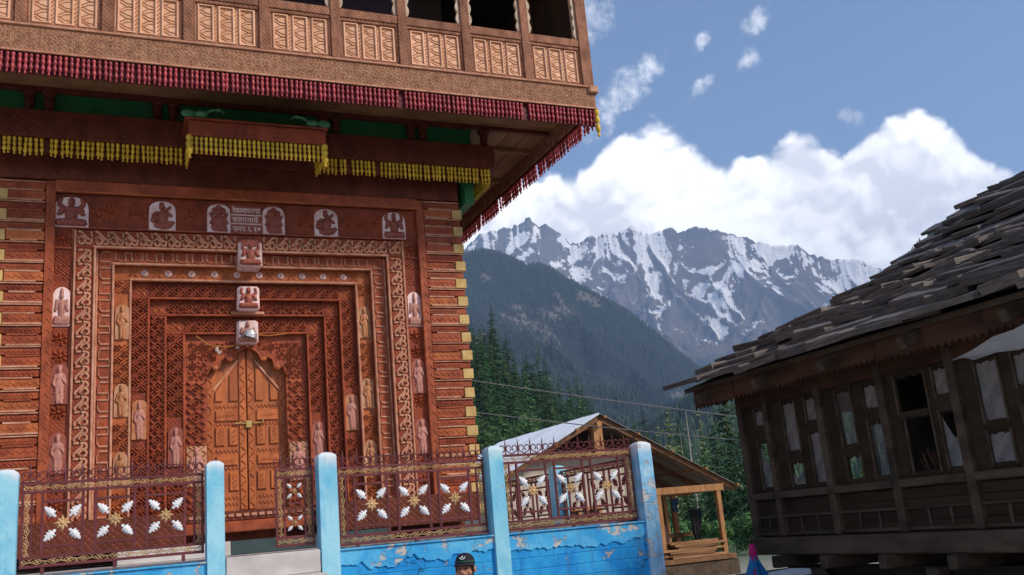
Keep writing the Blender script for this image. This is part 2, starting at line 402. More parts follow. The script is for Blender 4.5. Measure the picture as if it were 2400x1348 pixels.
white_sheet = material('white_plastic_sheet', (.70, .72, .78), (.55, .57, .63), .45, 3, bump=.5, bscale=5)
wire_mat = material('pale_cable', (.28, .27, .27), (.22, .21, .21), .6, 8)
skin = material('skin', (.42, .20, .125), (.37, .165, .10), .5, 18, spec=.3)
hair_mat = material('black_hair', (.012, .01, .009), (.02, .016, .013), .6, 40)
cap_mat = material('navy_black_cap_cloth', (.012, .013, .022), (.018, .018, .03), .85, 30)
cap_green = material('green_cap_trim', (.03, .16, .09), (.02, .11, .06), .7, 30)
cap_white = material('white_cap_stitching', (.75, .78, .78), (.65, .68, .68), .7, 30)
shirt_mat = material('grey_shirt_cloth', (.16, .17, .19), (.12, .125, .14), .85, 12)
trouser_mat = material('dark_trousers', (.03, .035, .05), (.02, .025, .035), .9, 12)
eye_mat = material('eye', (.03, .018, .012), (.02, .012, .01), .3, 10)
lip_mat = material('lips', (.30, .10, .08), (.26, .085, .07), .5, 10)
bark = material('bark', (.11, .075, .055), (.06, .04, .03), .9, 6, (1, 1, .3), 1, 12)
dead_bark = material('bare_grey_trunk', (.40, .36, .32), (.28, .24, .21), .9, 4)

def leaf_material(name, a, b, yel=None):
    m = bpy.data.materials.new(name); m.use_nodes = True
    T = NT(m.node_tree); bs = T.n['Principled BSDF']
    tc_ = T.new('ShaderNodeTexCoord'); inf = T.new('ShaderNodeObjectInfo'); ge = T.new('ShaderNodeNewGeometry')
    n = T.noise(tc_.outputs['Object'], .7, 4, .6)
    c = T.mix(T.step(n, .35, .65), a, b)
    c = T.mix(T.math('MULTIPLY', ge.outputs['Random Per Island'], .6), c, yel or tuple(min(1, q * 1.9) for q in b))
    hv = T.new('ShaderNodeHueSaturation'); T.put(hv.inputs['Color'], c)
    T.put(hv.inputs['Value'], T.math('ADD', .7, T.math('MULTIPLY', inf.outputs['Random'], .6)))
    T.put(hv.inputs['Hue'], T.math('ADD', .485, T.math('MULTIPLY', inf.outputs['Random'], .03)))
    T.put(bs.inputs['Base Color'], hv.outputs[0])
    bs.inputs['Roughness'].default_value = .7; bs.inputs['Specular IOR Level'].default_value = .15
    MATS[name] = m
    return m
needle_dark = leaf_material('dark_conifer_needles', (.028, .062, .028), (.044, .092, .036))
needle_mid = leaf_material('mid_conifer_needles', (.042, .095, .036), (.065, .135, .042))
needle_pale = leaf_material('pale_conifer_needles', (.15, .20, .085), (.21, .26, .11))
leaf_green = leaf_material('bright_broad_leaves', (.045, .105, .03), (.075, .15, .042))

def paint_wall(name, base, light, deep, plaster, peel_lo, peel_hi, white_top=None, lines=0.0, cracks=0.0, drips=.45):
    """Layered limewash: strong and weak coats, flaked patches showing plaster, hairline cracks."""
    m = bpy.data.materials.new(name); m.use_nodes = True
    T = NT(m.node_tree); b = T.n['Principled BSDF']
    pos = T.new('ShaderNodeNewGeometry').outputs['Position']
    n1 = T.noise(pos, 1.6, 7, .68, .4); n2 = T.noise(T.mapping(pos, (1, 1, .35)), 3.2, 6, .62)
    c = T.mix(T.step(n1, .40, .62), base, light)
    c = T.mix(T.step(n2, .52, .70), c, deep)
    spot = T.noise(T.mapping(pos, loc=(4, 7, 2)), 9, 5, .6)
    c = T.mix(T.math('MULTIPLY', T.step(spot, .55, .7), .45), c, light)
    dr = T.noise(T.mapping(pos, (1, 1, .06), loc=(1, 9, 3)), 9, 5, .65)
    c = T.mix(T.math('MULTIPLY', T.step(dr, .52, .72), drips), c, tuple(.55 * q + .04 for q in base))
    if white_top is not None:
        sp = T.new('ShaderNodeSeparateXYZ'); T.put(sp.inputs[0], pos)
        wz = T.math('ADD', sp.outputs[2], T.math('MULTIPLY', T.math('SUBTRACT', n2, .5), .5))
        c = T.mix(T.step(wz, white_top - .05, white_top + .10), c, (.72, .76, .80))
    pe = T.noise(T.mapping(pos, (1, 1, 1.3), loc=(2.3, 0, 5.1)), 5.5, 6, .62, .3)
    peel = T.step(pe, peel_lo, peel_hi)
    c = T.mix(peel, c, plaster)
    nwv = T.new('ShaderNodeTexNoise'); T.put(nwv.inputs['Vector'], pos); nwv.inputs['Scale'].default_value = 6; nwv.inputs['Detail'].default_value = 6
    vmc = T.new('ShaderNodeVectorMath', operation='MULTIPLY_ADD'); T.put(vmc.inputs[0], nwv.outputs['Color']); vmc.inputs[1].default_value = (.35, .35, .35); T.put(vmc.inputs[2], pos)
    ck = T.voro(T.mapping(vmc.outputs[0], (1, 1, 2.4)), 1.7, 'DISTANCE_TO_EDGE')
    gate = T.math('MULTIPLY', T.step(T.noise(pos, 1.7, 3), .50, .62), cracks)
    crack = T.math('MULTIPLY', T.math('SUBTRACT', 1, T.step(ck, .002, .012)), gate)
    c = T.mix(T.math('MULTIPLY', crack, .8), c, (.02, .06, .12))
    T.put(b.inputs['Base Color'], c)
    b.inputs['Roughness'].default_value = .75; b.inputs['Specular IOR Level'].default_value = .2
    h = T.math('ADD', T.math('MULTIPLY', T.noise(pos, 30, 5, .6), .25), T.math('MULTIPLY', T.noise(pos, 5, 4), .6))
    h = T.math('SUBTRACT', h, T.math('MULTIPLY', peel, .5)); h = T.math('SUBTRACT', h, crack)
    if lines:
        br = T.new('ShaderNodeTexBrick')
        sp2 = T.new('ShaderNodeSeparateXYZ'); T.put(sp2.inputs[0], pos)
        cm = T.new('ShaderNodeCombineXYZ')
        T.put(cm.inputs[0], T.math('ADD', T.math('ADD', sp2.outputs[0], sp2.outputs[1]), T.math('MULTIPLY', n1, .06)))
        T.put(cm.inputs[1], T.math('ADD', sp2.outputs[2], T.math('MULTIPLY', n2, .03)))
        T.put(br.inputs['Vector'], cm.outputs[0]); br.inputs['Scale'].default_value = 1
        br.inputs['Brick Width'].default_value = .42; br.inputs['Row Height'].default_value = .115
        br.inputs['Mortar Size'].default_value = .008; br.inputs['Mortar Smooth'].default_value = .6
        h = T.math('SUBTRACT', h, T.math('MULTIPLY', br.outputs['Fac'], lines))
    bp = T.new('ShaderNodeBump'); bp.inputs['Strength'].default_value = 1; bp.inputs['Distance'].default_value = .012
    T.put(bp.inputs['Height'], h); T.put(b.inputs['Normal'], bp.outputs[0])
    return m
blue_wall = paint_wall('peeling_bright_blue_wash', (.010, .24, .62), (.035, .36, .72), (.006, .16, .50), (.33, .32, .33), .61, .65, lines=.42, cracks=.9, drips=.7)
blue_lip = paint_wall('chipped_blue_plaster', (.035, .33, .68), (.12, .48, .77), (.015, .24, .60), (.50, .48, .46), .56, .61, cracks=.6, drips=.4)
blue_pillar = paint_wall('pale_blue_pillar_wash', (.20, .54, .72), (.34, .66, .79), (.12, .46, .70), (.62, .64, .66), .68, .73, white_top=2.70)
blue_pillar_old = paint_wall('flaking_blue_white_pillar', (.16, .48, .74), (.52, .68, .80), (.06, .36, .66), (.50, .50, .52), .56, .62, white_top=2.62)

# ================================================================== ground and mountains
def ground_material():
    m = bpy.data.materials.new('pale_paving_and_grass'); m.use_nodes = True
    T = NT(m.node_tree); b = T.n['Principled BSDF']
    pos = T.new('ShaderNodeNewGeometry').outputs['Position']
    d = T.new('ShaderNodeVectorMath', operation='LENGTH'); T.put(d.inputs[0], pos)
    c = T.mix(T.step(T.noise(pos, 1.5, 6), .35, .65), (.44, .40, .35), (.34, .31, .27))  # pale paving added out of view to bounce light up under the overhang
    g = T.mix(T.step(T.noise(pos, .05, 6), .4, .6), (.05, .09, .03), (.09, .12, .04))
    T.put(b.inputs['Base Color'], T.mix(T.step(d.outputs['Value'], 22, 45), c, g))
    b.inputs['Roughness'].default_value = .95
    bp = T.new('ShaderNodeBump'); bp.inputs['Distance'].default_value = .03; T.put(bp.inputs['Height'], T.noise(pos, 6, 6)); T.put(b.inputs['Normal'], bp.outputs[0])
    return m

def vnoise(x, y, seed=0):
    """Smooth value noise on numpy arrays, -1..1."""
    xi = np.floor(x).astype(np.int64); yi = np.floor(y).astype(np.int64); xf = x - xi; yf = y - yi
    def hsh(a, b):
        n = (a * 374761393 + b * 668265263 + seed * 982451653) & 0xffffffff
        n = ((n ^ (n >> 13)) * 1274126177) & 0xffffffff
        return ((n ^ (n >> 16)) & 0xffff) / 32767.5 - 1
    u = xf * xf * xf * (xf * (xf * 6 - 15) + 10); v = yf * yf * yf * (yf * (yf * 6 - 15) + 10)
    return (hsh(xi, yi) * (1 - u) + hsh(xi + 1, yi) * u) * (1 - v) + (hsh(xi, yi + 1) * (1 - u) + hsh(xi + 1, yi + 1) * u) * v
def fbm(x, y, o=5, seed=0, g=.5):
    s = 0; a = 1; t = 0
    for i in range(o): s = s + a * vnoise(x, y, seed + i); t += a; a *= g; x = x * 2.03 + 5.1; y = y * 2.03 + 3.7
    return s / t
def ridged(x, y, o=5, seed=0, g=.55):
    s = 0; a = 1; t = 0
    for i in range(o): s = s + a * (1 - np.abs(vnoise(x, y, seed + i))) ** 2; t += a; a *= g; x = x * 2.1 + 1.3; y = y * 2.1 + 7.7
    return s / t

def grid_mesh(name, X, Y, Z, mat, attrs=None):
    nr, nc = X.shape
    me = bpy.data.meshes.new(name)
    V = np.stack([X, Y, Z], -1).reshape(-1, 3)
    i = np.arange((nr - 1) * (nc - 1)); r, c = i // (nc - 1), i % (nc - 1)
    a = r * nc + c
    F = np.stack([a, a + 1, a + nc + 1, a + nc], -1)
    me.vertices.add(len(V)); me.vertices.foreach_set('co', V.ravel())
    me.loops.add(F.size); me.loops.foreach_set('vertex_index', F.ravel())
    me.polygons.add(len(F)); me.polygons.foreach_set('loop_start', np.arange(len(F)) * 4)
    me.update(calc_edges=True)
    me.polygons.foreach_set('use_smooth', [True] * len(F))
    for k, arr in (attrs or {}).items():
        at = me.attributes.new(k, 'FLOAT', 'POINT'); at.data.foreach_set('value', arr.ravel().astype(np.float32))
    me.materials.append(mat); me.update()
    return me

# ground sheet: polar rings out to the foot of the mountains
rr = np.concatenate([[0.01], np.geomspace(2, 7600, 70)]); aa = np.radians(np.linspace(-180, 180, 121))
Rg, Ag = np.meshgrid(rr, aa, indexing='ij')
Xg, Yg = Rg * np.sin(Ag), Rg * np.cos(Ag)
Zg = -.02 - np.clip(Rg - 45, 0, 400) * .012 + np.clip(Rg - 6, 0, 40) * .002 * vnoise(Xg * .2, Yg * .2, 3)
tag(link('ground', grid_mesh('ground', Xg, Yg, Zg, ground_material())), kind='structure')

def rock_material():
    m = bpy.data.materials.new('rock_and_snow'); m.use_nodes = True
    T = NT(m.node_tree); b = T.n['Principled BSDF']
    pos = T.new('ShaderNodeNewGeometry').outputs['Position']
    at = T.new('ShaderNodeAttribute', attribute_name='snow'); ft = T.new('ShaderNodeAttribute', attribute_name='forest')
    n = T.noise(pos, .0045, 8, .68); nf = T.noise(pos, .016, 6, .7)
    rk = T.mix(T.step(n, .35, .65), (.075, .066, .062), (.155, .122, .098))
    rk = T.mix(T.step(T.math('ADD', ft.outputs['Fac'], T.math('MULTIPLY', T.math('SUBTRACT', n, .5), .9)), .4, .6), rk, (.022, .038, .026))
    s = T.math('ADD', at.outputs['Fac'], T.math('MULTIPLY', T.math('SUBTRACT', nf, .5), 1.1))
    s = T.math('ADD', s, T.math('MULTIPLY', T.math('SUBTRACT', T.noise(T.mapping(pos, (1, 1, 1.6)), .055, 5, .7), .5), .7))
    s = T.step(s, .47, .53)
    T.put(b.inputs['Base Color'], T.mix(s, rk, (.84, .84, .86)))
    b.inputs['Roughness'].default_value = .85; b.inputs['Specular IOR Level'].default_value = .1
    bp = T.new('ShaderNodeBump'); bp.inputs['Distance'].default_value = 30; bp.inputs['Strength'].default_value = .8
    T.put(bp.inputs['Height'], T.math('ADD', n, T.math('MULTIPLY', nf, .5))); T.put(b.inputs['Normal'], bp.outputs[0])
    return m
def forest_hill_material(name, a, b2, scale, rock=.0):
    m = bpy.data.materials.new(name); m.use_nodes = True
    T = NT(m.node_tree); b = T.n['Principled BSDF']
    pos = T.new('ShaderNodeNewGeometry').outputs['Position']
    n = T.noise(pos, scale, 8, .7); n2 = T.noise(pos, scale * .12, 6, .6)
    c = T.mix(T.step(n, .38, .62), a, b2)
    c = T.mix(T.math('MULTIPLY', T.step(n2, .52, .68), .7), c, tuple(q * 1.7 for q in b2))
    if rock:
        n3 = T.noise(T.mapping(pos, (1, 1, .45), loc=(900, 300, 100)), scale * .22, 8, .66)
        c = T.mix(T.math('MULTIPLY', T.step(n3, .585, .64), rock), c, (.26, .22, .19))
    T.put(b.inputs['Base Color'], c); b.inputs['Roughness'].default_value = .95; b.inputs['Specular IOR Level'].default_value = .05
    bp = T.new('ShaderNodeBump'); bp.inputs['Distance'].default_value = .6 / scale; T.put(bp.inputs['Height'], n); T.put(b.inputs['Normal'], bp.outputs[0])
    return m

def mountain(name, prof, R0, R1, depth, base, az0, az1, nc, nr, mat, carve, feat, jag, seed, snowline=None, power=.8, back=.35):
    """Heightfield: the crest follows bearing/elevation pairs, spurs and gullies are cut into the near face."""
    A = np.linspace(az0, az1, nc)
    E = np.interp(A, [p[0] for p in prof], [p[1] for p in prof]) + jag * fbm(A * 5, A * 0 + seed, 6, seed, .62)
    R = R0 + (R1 - R0) * (A - az0) / (az1 - az0)
    H = CAM.z + R * np.tan(np.radians(E))
    t = np.concatenate([np.linspace(-back, -.01, 12), np.linspace(0, 1, nr) ** 1.15])
    Tm, Am = np.meshgrid(t, A, indexing='ij')
    r = R[None] - Tm * depth
    X, Y = r * np.sin(np.radians(Am)), r * np.cos(np.radians(Am))
    tp = np.clip(Tm, 0, 1)
    wx = 260 * fbm(X / 900 * (1900 / feat), Y / 900 * (1900 / feat), 3, seed + 9) * feat / 1900
    ca, sa = cos(rad(30)), sin(rad(30))
    U = (X * ca - Y * sa) + wx * 1.6; Vv = (X * sa + Y * ca)
    rgA = ridged((U + .62 * Vv) / feat, Vv / (feat * 3.4), 5, seed, .5); rgB = ridged((U - .55 * Vv) / (feat * 1.2), Vv / (feat * 3.8), 5, seed + 70, .5)
    rg = np.maximum(rgA, rgB * .96)
    rg2 = np.maximum(ridged((U - .8 * Vv) / feat * 3.0, Vv / feat * 1.3, 5, seed + 20), .95 * ridged((U + .9 * Vv) / feat * 2.7, Vv / feat * 1.2, 5, seed + 25))
    env = np.clip(tp * 4.2, 0, 1) ** .9 * (1 - .4 * tp)
    cut = (1 - rg) * carve * env + (1 - rg2) * carve * .26 * np.clip(tp * 12, 0, 1) ** .8
    kw = max(3, int(nc / (az1 - az0) * 1.6)); kr = np.hanning(2 * kw + 1); kr /= kr.sum()
    Hs = np.convolve(np.pad(H, kw, mode='edge'), kr, 'valid')          # broad shape of the crest carried down the face
    Hs = Hs - .012 * Hs.max() * (base > 100)
    He = Hs[None] + (H - Hs)[None] * np.exp(-tp * (60 if base > 100 else 16))
    Z = He - (He - base) * tp ** power - cut
    Z = np.where(Tm < 0, H[None] + Tm * depth * .8, Z)
    Z = np.maximum(Z, base - 30)
    at = {}
    if snowline:
        alt = (Z - CAM.z) / np.maximum(r, 1)
        alt = np.degrees(np.arctan(alt))
        gy, gx = np.gradient(Z); lap = np.gradient(gx, axis=1) + np.gradient(gy, axis=0) * .3
        lap = lap / (np.std(lap) + 1e-9)
        dA = np.radians(A[1] - A[0]); gA = np.gradient(Z, axis=1) / (np.maximum(r, 1) * dA); gT = np.gradient(Z, axis=0) / (np.gradient(r, axis=0) - 1e-6)
        steep = np.hypot(gA, gT); steep = np.clip((steep - np.median(steep, axis=1, keepdims=True)) / (steep.std(axis=1, keepdims=True) + .05), -1.6, 1.8)
        streak = fbm((U + .6 * Vv) / (feat * .14), Vv / (feat * .32), 5, seed + 40, .6) + .8 * fbm((U - .55 * Vv) / (feat * .2), Vv / (feat * .42), 5, seed + 44, .6)
        s = .43 + np.minimum((alt - snowline(Am)) * .11, .16 + (alt - snowline(Am)) * .02) + np.clip(lap, -2, 2) * .07 + (np.median(rg) - rg) * .9 + streak * .62 - steep * .26
        at['snow'] = np.where(Tm < 0, .8, s)
        at['forest'] = .5 + (8.6 - alt) * .16
    return tag(link(name, grid_mesh(name, X, Y, Z, mat, at)), kind='structure'), (X, Y, Z, Tm)

RANGE = [(10, 17.0), (16, 16.6), (21.0, 16.4), (22.33, 17.43), (23.15, 17.5), (24.1, 17.55), (24.94, 17.86), (25.37, 18.1), (25.91, 17.5), (26.41, 17.6), (26.92, 17.25),
         (27.63, 16.4), (28.15, 16.15), (28.7, 16.45), (29.14, 16.7), (29.45, 16.3), (29.81, 16.7), (30.33, 16.55), (30.87, 16.6), (31.83, 16.85), (32.43, 16.3), (33.22, 16.3),
         (34.04, 16.5), (34.52, 16.15), (35.57, 16.3), (36.82, 15.95), (38.03, 15.4), (39.68, 14.6), (41.38, 14.3), (42.0, 13.6), (43.37, 13.1), (44.31, 13.0), (45.58, 12.2),
         (46.44, 11.8), (50, 11), (58, 10)]
mountain('snow_mountain_range', RANGE, 6000, 6300, 3300, 330, 12, 56, 620, 230, rock_material(), 760, 800, .20, 11,
         snowline=lambda a: np.interp(a, [20, 26, 30, 34, 38, 42, 46], [15.4, 15.0, 13.6, 13.4, 13.3, 12.7, 12.6]))
MID = [(8, 17), (14, 16.2), (21.16, 16.2), (22.25, 16.4), (23.04, 16.2), (24.08, 15.75), (24.96, 15.15), (25.64, 15.2), (26.42, 14.9), (27.4, 14.1), (28.64, 13.35), (29.87, 12.5), (31.07, 11.6),
       (32.23, 10.5), (33.8, 8.8), (36.04, 6.7), (39, 5.2), (46, 4), (56, 3.6)]
_, MIDG = mountain('forested_mountain', MID, 3000, 2700, 2100, 20, 6, 56, 420, 140, forest_hill_material('far_forest', (.012, .022, .017), (.024, .036, .024), .02, .75), 230, 330, .05, 31, power=.92)  # dark base colours hold the cloud shadow lying over this mountain
RIGHT = [(28, 2), (31, 4.2), (33, 5.6), (34.81, 6.5), (36.18, 7.4), (37.51, 8.0), (40.06, 8.7), (42.57, 9.4), (46.97, 11.8), (48.54, 13.0), (52, 14.5), (60, 16)]
_, RIGHTG = mountain('forested_hill', RIGHT, 1250, 950, 640, 4, 27, 62, 150, 60, forest_hill_material('hill_forest', (.018, .036, .018), (.035, .06, .024), .05), 45, 180, .05, 57, power=.95)
LEFT = [(2, 10.5), (12, 10), (18, 9.6), (21.3, 9.0), (22.8, 7.9), (24.6, 6.2), (25.8, 5.1), (26.9, 3.9), (28, 2.8), (30, 2.0), (34, 1.4), (40, .8), (48, .4)]
_, LEFTG = mountain('wooded_slope', LEFT, 290, 250, 185, -2, 0, 48, 110, 50, forest_hill_material('slope_undergrowth', (.030, .060, .022), (.055, .10, .030), .35), 5, 60, .08, 77, power=1.0, back=.25)

# far wood: cone-shaped crowns too small to count, one mass on each hill
def far_wood(name, G, count, h, mat, seed, tmin=0.0, tmax=.9, label=None, cat='forest', bias=1.0):
    g = np.random.default_rng(seed); X, Y, Z, Tm = G
    nr, nc = X.shape; r0 = 12
    k = max(10, count // 6)
    ri = np.concatenate([r0 + ((nr - 1 - r0) * tmax * g.random(count - k) ** bias), r0 + g.random(k) * 2.5]); ci = g.random(count) * (nc - 2)
    i, j = ri.astype(int), ci.astype(int); fr, fc_ = ri - i, ci - j
    i = np.minimum(i, nr - 2)
    def smp(M): return (M[i, j] * (1 - fr) + M[i + 1, j] * fr) * (1 - fc_) + (M[i, j + 1] * (1 - fr) + M[i + 1, j + 1] * fr) * fc_
    x, y, z = smp(X), smp(Y), smp(Z)
    hh = h * (.55 + .8 * g.random(count)); w = hh * (.16 + .10 * g.random(count)); ph = g.random(count) * 6.3
    S = 5; V = []; 
    for lev, (zf, wf) in enumerate(((-.12, 1.0), (.38, .42), (.30, .78), (1.0, 0.02))):
        for q in range(S):
            a = ph + q * 2 * pi / S + lev * .5
            V.append(np.stack([x + w * wf * np.cos(a), y + w * wf * np.sin(a), z + hh * zf], -1))
    V = np.stack(V, 1)                                   # count, 4*S, 3
    f = []
    for base_ in (0, 2 * S):
        for q in range(S): f.append((base_ + q, base_ + (q + 1) % S, base_ + S + (q + 1) % S, base_ + S + q))
    F = (np.arange(count)[:, None, None] * (4 * S) + np.array(f)[None]).reshape(-1, 4)
    V = V.reshape(-1, 3)
    me = bpy.data.meshes.new(name)
    me.vertices.add(len(V)); me.vertices.foreach_set('co', V.ravel())
    me.loops.add(F.size); me.loops.foreach_set('vertex_index', F.ravel())
    me.polygons.add(len(F)); me.polygons.foreach_set('loop_start', np.arange(len(F)) * 4)
    me.update(calc_edges=True); me.materials.append(mat)
    o = link(name, me); tag(o, label, cat, kind='stuff')
far_needles = leaf_material('far_conifer_needles', (.012, .024, .017), (.020, .034, .021), (.03, .048, .028))  # needle colours darkened in place of a cast cloud shadow
hill_needles = leaf_material('hill_conifer_needles', (.022, .048, .022), (.038, .070, .026))
far_wood('far_forest', MIDG, 60000, 11, far_needles, 1, tmax=.95, label='dark conifer forest, deepened for cloud shade, covering the steep mountain below the snow', bias=.8)
far_wood('hill_forest', RIGHTG, 9000, 15, hill_needles, 2, label='hazy conifer forest on the hill behind the slate roof', bias=.8)

# ================================================================== temple
XC = 1.757                        # axis of the facade
YF = 12.5                         # plane of the outer facade
temple = thing('temple', (XC, 14.5, 1.9), 'tall carved red-brown wooden temple with an overhanging balcony and pendant fringes', 'temple')
def Sx(hw, d): return hw * (YF + d) / YF
def Sz(z, d): return CAM.z + (z - CAM.z) * (YF + d) / YF

# core of the building
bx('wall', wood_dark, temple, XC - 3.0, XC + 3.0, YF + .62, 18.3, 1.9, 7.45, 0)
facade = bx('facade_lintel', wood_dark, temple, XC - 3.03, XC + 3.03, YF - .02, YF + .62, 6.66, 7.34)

ME_ZIG = MB().ridge([(-.045, 0), (0, .055), (.045, 0)], .016, .010).mesh('zigzag_carving', wood_gold)
# ---- piers of alternating courses at both corners
pier_long = None
CH = .2655
for sgn in (-1, 1):
    pr_ = bx('corner_pier', wood_red, temple, XC + sgn * 2.48, XC + sgn * 3.0, YF + .035, YF + .61, 2.1, 6.66, .002)
    tag(pr_, 'corner pier of stacked carved courses with ochre end blocks')
    k = 0; z = 2.14
    while z < 6.55:
        ins, out = 2.475, 3.035 + random.uniform(-.006, .006); z += random.uniform(-.006, .006); jy = random.uniform(-.008, .006)
        xi, xo = XC + sgn * ins, XC + sgn * out
        # projecting carved course with its two lips, paled to paint in their highlights, then the rounded plain course above
        m = MB().box(xi, xo - sgn * .130, YF - .015 + jy, YF + .03, z + .012, z + .128, .006)
        for zl in (z - .004, z + .124): bx('course_lip', random.choice((wood_edge, wood_edge, wood_band)), pr_, xi + sgn * random.choice((0, 0, .03, .08)), xo - sgn * (.132 + random.choice((0, 0, 0, .05))), YF - .028, YF - .016, zl, zl + .024, .004)
        n = 9; xa, xb = min(xi, xo - sgn * .16), max(xi, xo - sgn * .16)
        path = [(xa + (xb - xa) * i / 16, z + .07 + .022 * sin(i * 1.9)) for i in range(17)]
        m.ridge(path, .03, .010, YF - .013 + jy)
        m.build('carved_course', random.choice((wood_gold, wood_band, wood_band)), pr_)
        bx('end_block', yellow_block, pr_, xo - sgn * random.uniform(.120, .145), xo + sgn * .02, YF - .034, YF + .16, z - .002, z + .138, .004)
        m = MB().box(xi, xo, YF - .0, YF + .03, z + .150, z + .240, .010)
        bx('course_lip', wood_edge, pr_, xi, xo, YF - .020, YF - .001, z + .240, z + .258, .004)
        m.ridge([(xa + (xb - xa) * i / 20, z + .195 + .016 * sin(i * 2.4 + 1)) for i in range(21)], .022, .008, YF + .001)
        m.build('plain_course', wood_red if k % 2 else wood_band, pr_)
        z += CH; k += 1
    # side return of the corner seen against the view
    bx('corner_strip', wood_band, temple, XC + sgn * 2.36, XC + sgn * 2.47, YF - .025, YF + .6, 2.1, 6.64, .006)
    for i in range(34): link('zigzag_carving', ME_ZIG, temple, (XC + sgn * 2.415, YF - .024, 2.2 + i * .13))
    if sgn > 0:
        for i in range(16):
            z_ = 2.14 + i * CH
            bx('side_course', wood_band, temple, XC + 3.001, XC + 3.04, YF + .17, 18.2, z_ + .145, z_ + .25, .01)

# ---- reusable carved motifs (XZ plane, facing -Y, unit sized)
def motif_mesh(name, mat, strokes, w=.11, h=.09, closed=False):
    m = MB()
    for st in strokes:
        m.ridge(st, w, h)
    return m.mesh(name, mat)
lat_strokes = [[(-.42, -.42), (.42, .42)], [(-.42, .42), (-.07, .07)], [(.07, -.07), (.42, -.42)],
               [(-.22, .47), (0, .26), (.22, .47)], [(-.22, -.47), (0, -.26), (.22, -.47)],
               [(-.47, -.22), (-.26, 0), (-.47, .22)], [(.47, -.22), (.26, 0), (.47, .22)]]
ME_LATTICE = motif_mesh('lattice_motif', wood_band, lat_strokes, .115, .10)
ME_LATTICE2 = motif_mesh('lattice_motif', wood_gold, lat_strokes, .115, .10)
dia = [[(-.42, 0), (0, .42), (.42, 0), (0, -.42), (-.42, 0)], [(-.17, 0), (0, .17), (.17, 0), (0, -.17), (-.17, 0)],
       [(-.48, -.48), (-.28, -.28)], [(.48, .48), (.28, .28)], [(-.48, .48), (-.28, .28)], [(.48, -.48), (.28, -.28)]]
ME_DIAMOND = motif_mesh('diamond_motif', wood_band, dia, .11, .10)
def petal_mesh(name, mat, n, h=.10, rot=0.0, r=.48, w=.13):
    m = MB()
    for k in range(n):
        a = rot + 2 * pi * k / n; u = Vector((cos(a), sin(a))); v = Vector((-u.y, u.x))
        pts = [u * .06, u * r * .5 + v * w, u * r, u * r * .5 - v * w]
        mid = u * r * .5
        o = [(p.x, 0, p.y) for p in pts] + [(mid.x, -h, mid.y)]
        m.add(o, [(0, 1, 4), (1, 2, 4), (2, 3, 4), (3, 0, 4)])
    m.lathe([(.09, 0), (.09, .06), (.05, .1)], 8)
    m.v[-24:] = [(p[0], -p[2], p[1]) for p in m.v[-24:]]
    return m.mesh(name, mat)
ME_STAR8 = petal_mesh('starburst_motif', wood_band, 8, .09, .2, .5, .09)
ME_STAR8D = petal_mesh('starburst_motif', wood_red, 8, .09, .2, .5, .09)
ME_FLOWER4 = petal_mesh('flower_motif', wood_gold, 4, .10, pi / 4, .55, .14)
m = MB()
m.lathe([(.5, 0), (.5, .10), (.36, .2), (.0, .22)], 12); m.v = [(p[0], -p[2], p[1]) for p in m.v]
ME_DOT = m.mesh('rosette', face_white)
m = MB(); m.ridge([(-.14, .12), (0, -.16), (.14, .12)], .12, .06, -.2)
ME_DOTMARK = m.mesh('rosette_mark', plaque_fig)
keyp = [(-.5, -.30), (-.38, -.30), (-.38, .12), (-.30, .34), (-.06, .34), (-.06, .02), (.06, .02), (.06, -.34), (.36, -.34), (.36, .12), (.5, .12)]
ME_KEY = motif_mesh('meander_motif', wood_edge, [[(-.46, .34), (-.46, -.20), (-.30, -.34), (-.14, -.34), (-.14, .34)], [(-.14, .34), (.06, .34)], [(.06, .34), (.06, -.34), (.30, -.34), (.40, -.2), (.40, .34)]], .07, .10)
def scroll_mesh():
    m = MB()
    def smooth(pts, n=14):
        P = [Vector((p[0], 0, p[1])) for p in pts]; out = []
        for i in range(n):
            t = i / (n - 1) * (len(P) - 1); k = min(int(t), len(P) - 2); f = t - k
            p0, p1, p2, p3 = P[max(k - 1, 0)], P[k], P[k + 1], P[min(k + 2, len(P) - 1)]
            out.append(.5 * ((2 * p1) + (p2 - p0) * f + (2 * p0 - 5 * p1 + 4 * p2 - p3) * f * f + (3 * p1 - p0 - 3 * p2 + p3) * f ** 3))
        return out
    a = smooth([(.40, .46), (.43, .0), (.36, -.36), (.16, -.42), (.0, -.25), (.12, -.02)])
    b = smooth([(-.46, .36), (-.34, .44), (-.12, .22), (.14, -.04), (.30, -.16)], 11)
    c = smooth([(-.44, .02), (-.44, -.22), (-.30, -.44), (-.08, -.36), (-.02, -.14), (-.18, .06), (-.36, .10)])
    for p, dy in ((a, -.02), (b, -.07), (c, -.03)):
        m.tube([q + Vector((0, dy, 0)) for q in p], .095, 6)
    return m.mesh('knot_scroll', wood_edge, True)
ME_SCROLL = scroll_mesh()
def place(me, name, parent, x, y, z, s, rotv=0.0, flip=False, sy=None):
    """Motif on the facade at (x, z), turned in its own plane."""
    sx, sz = (s if isinstance(s, tuple) else (s, s))
    return link(name, me, parent, (x, y, z), (0, rotv, 0), (-sx if flip else sx, sy or min(abs(sx), abs(sz)), sz))

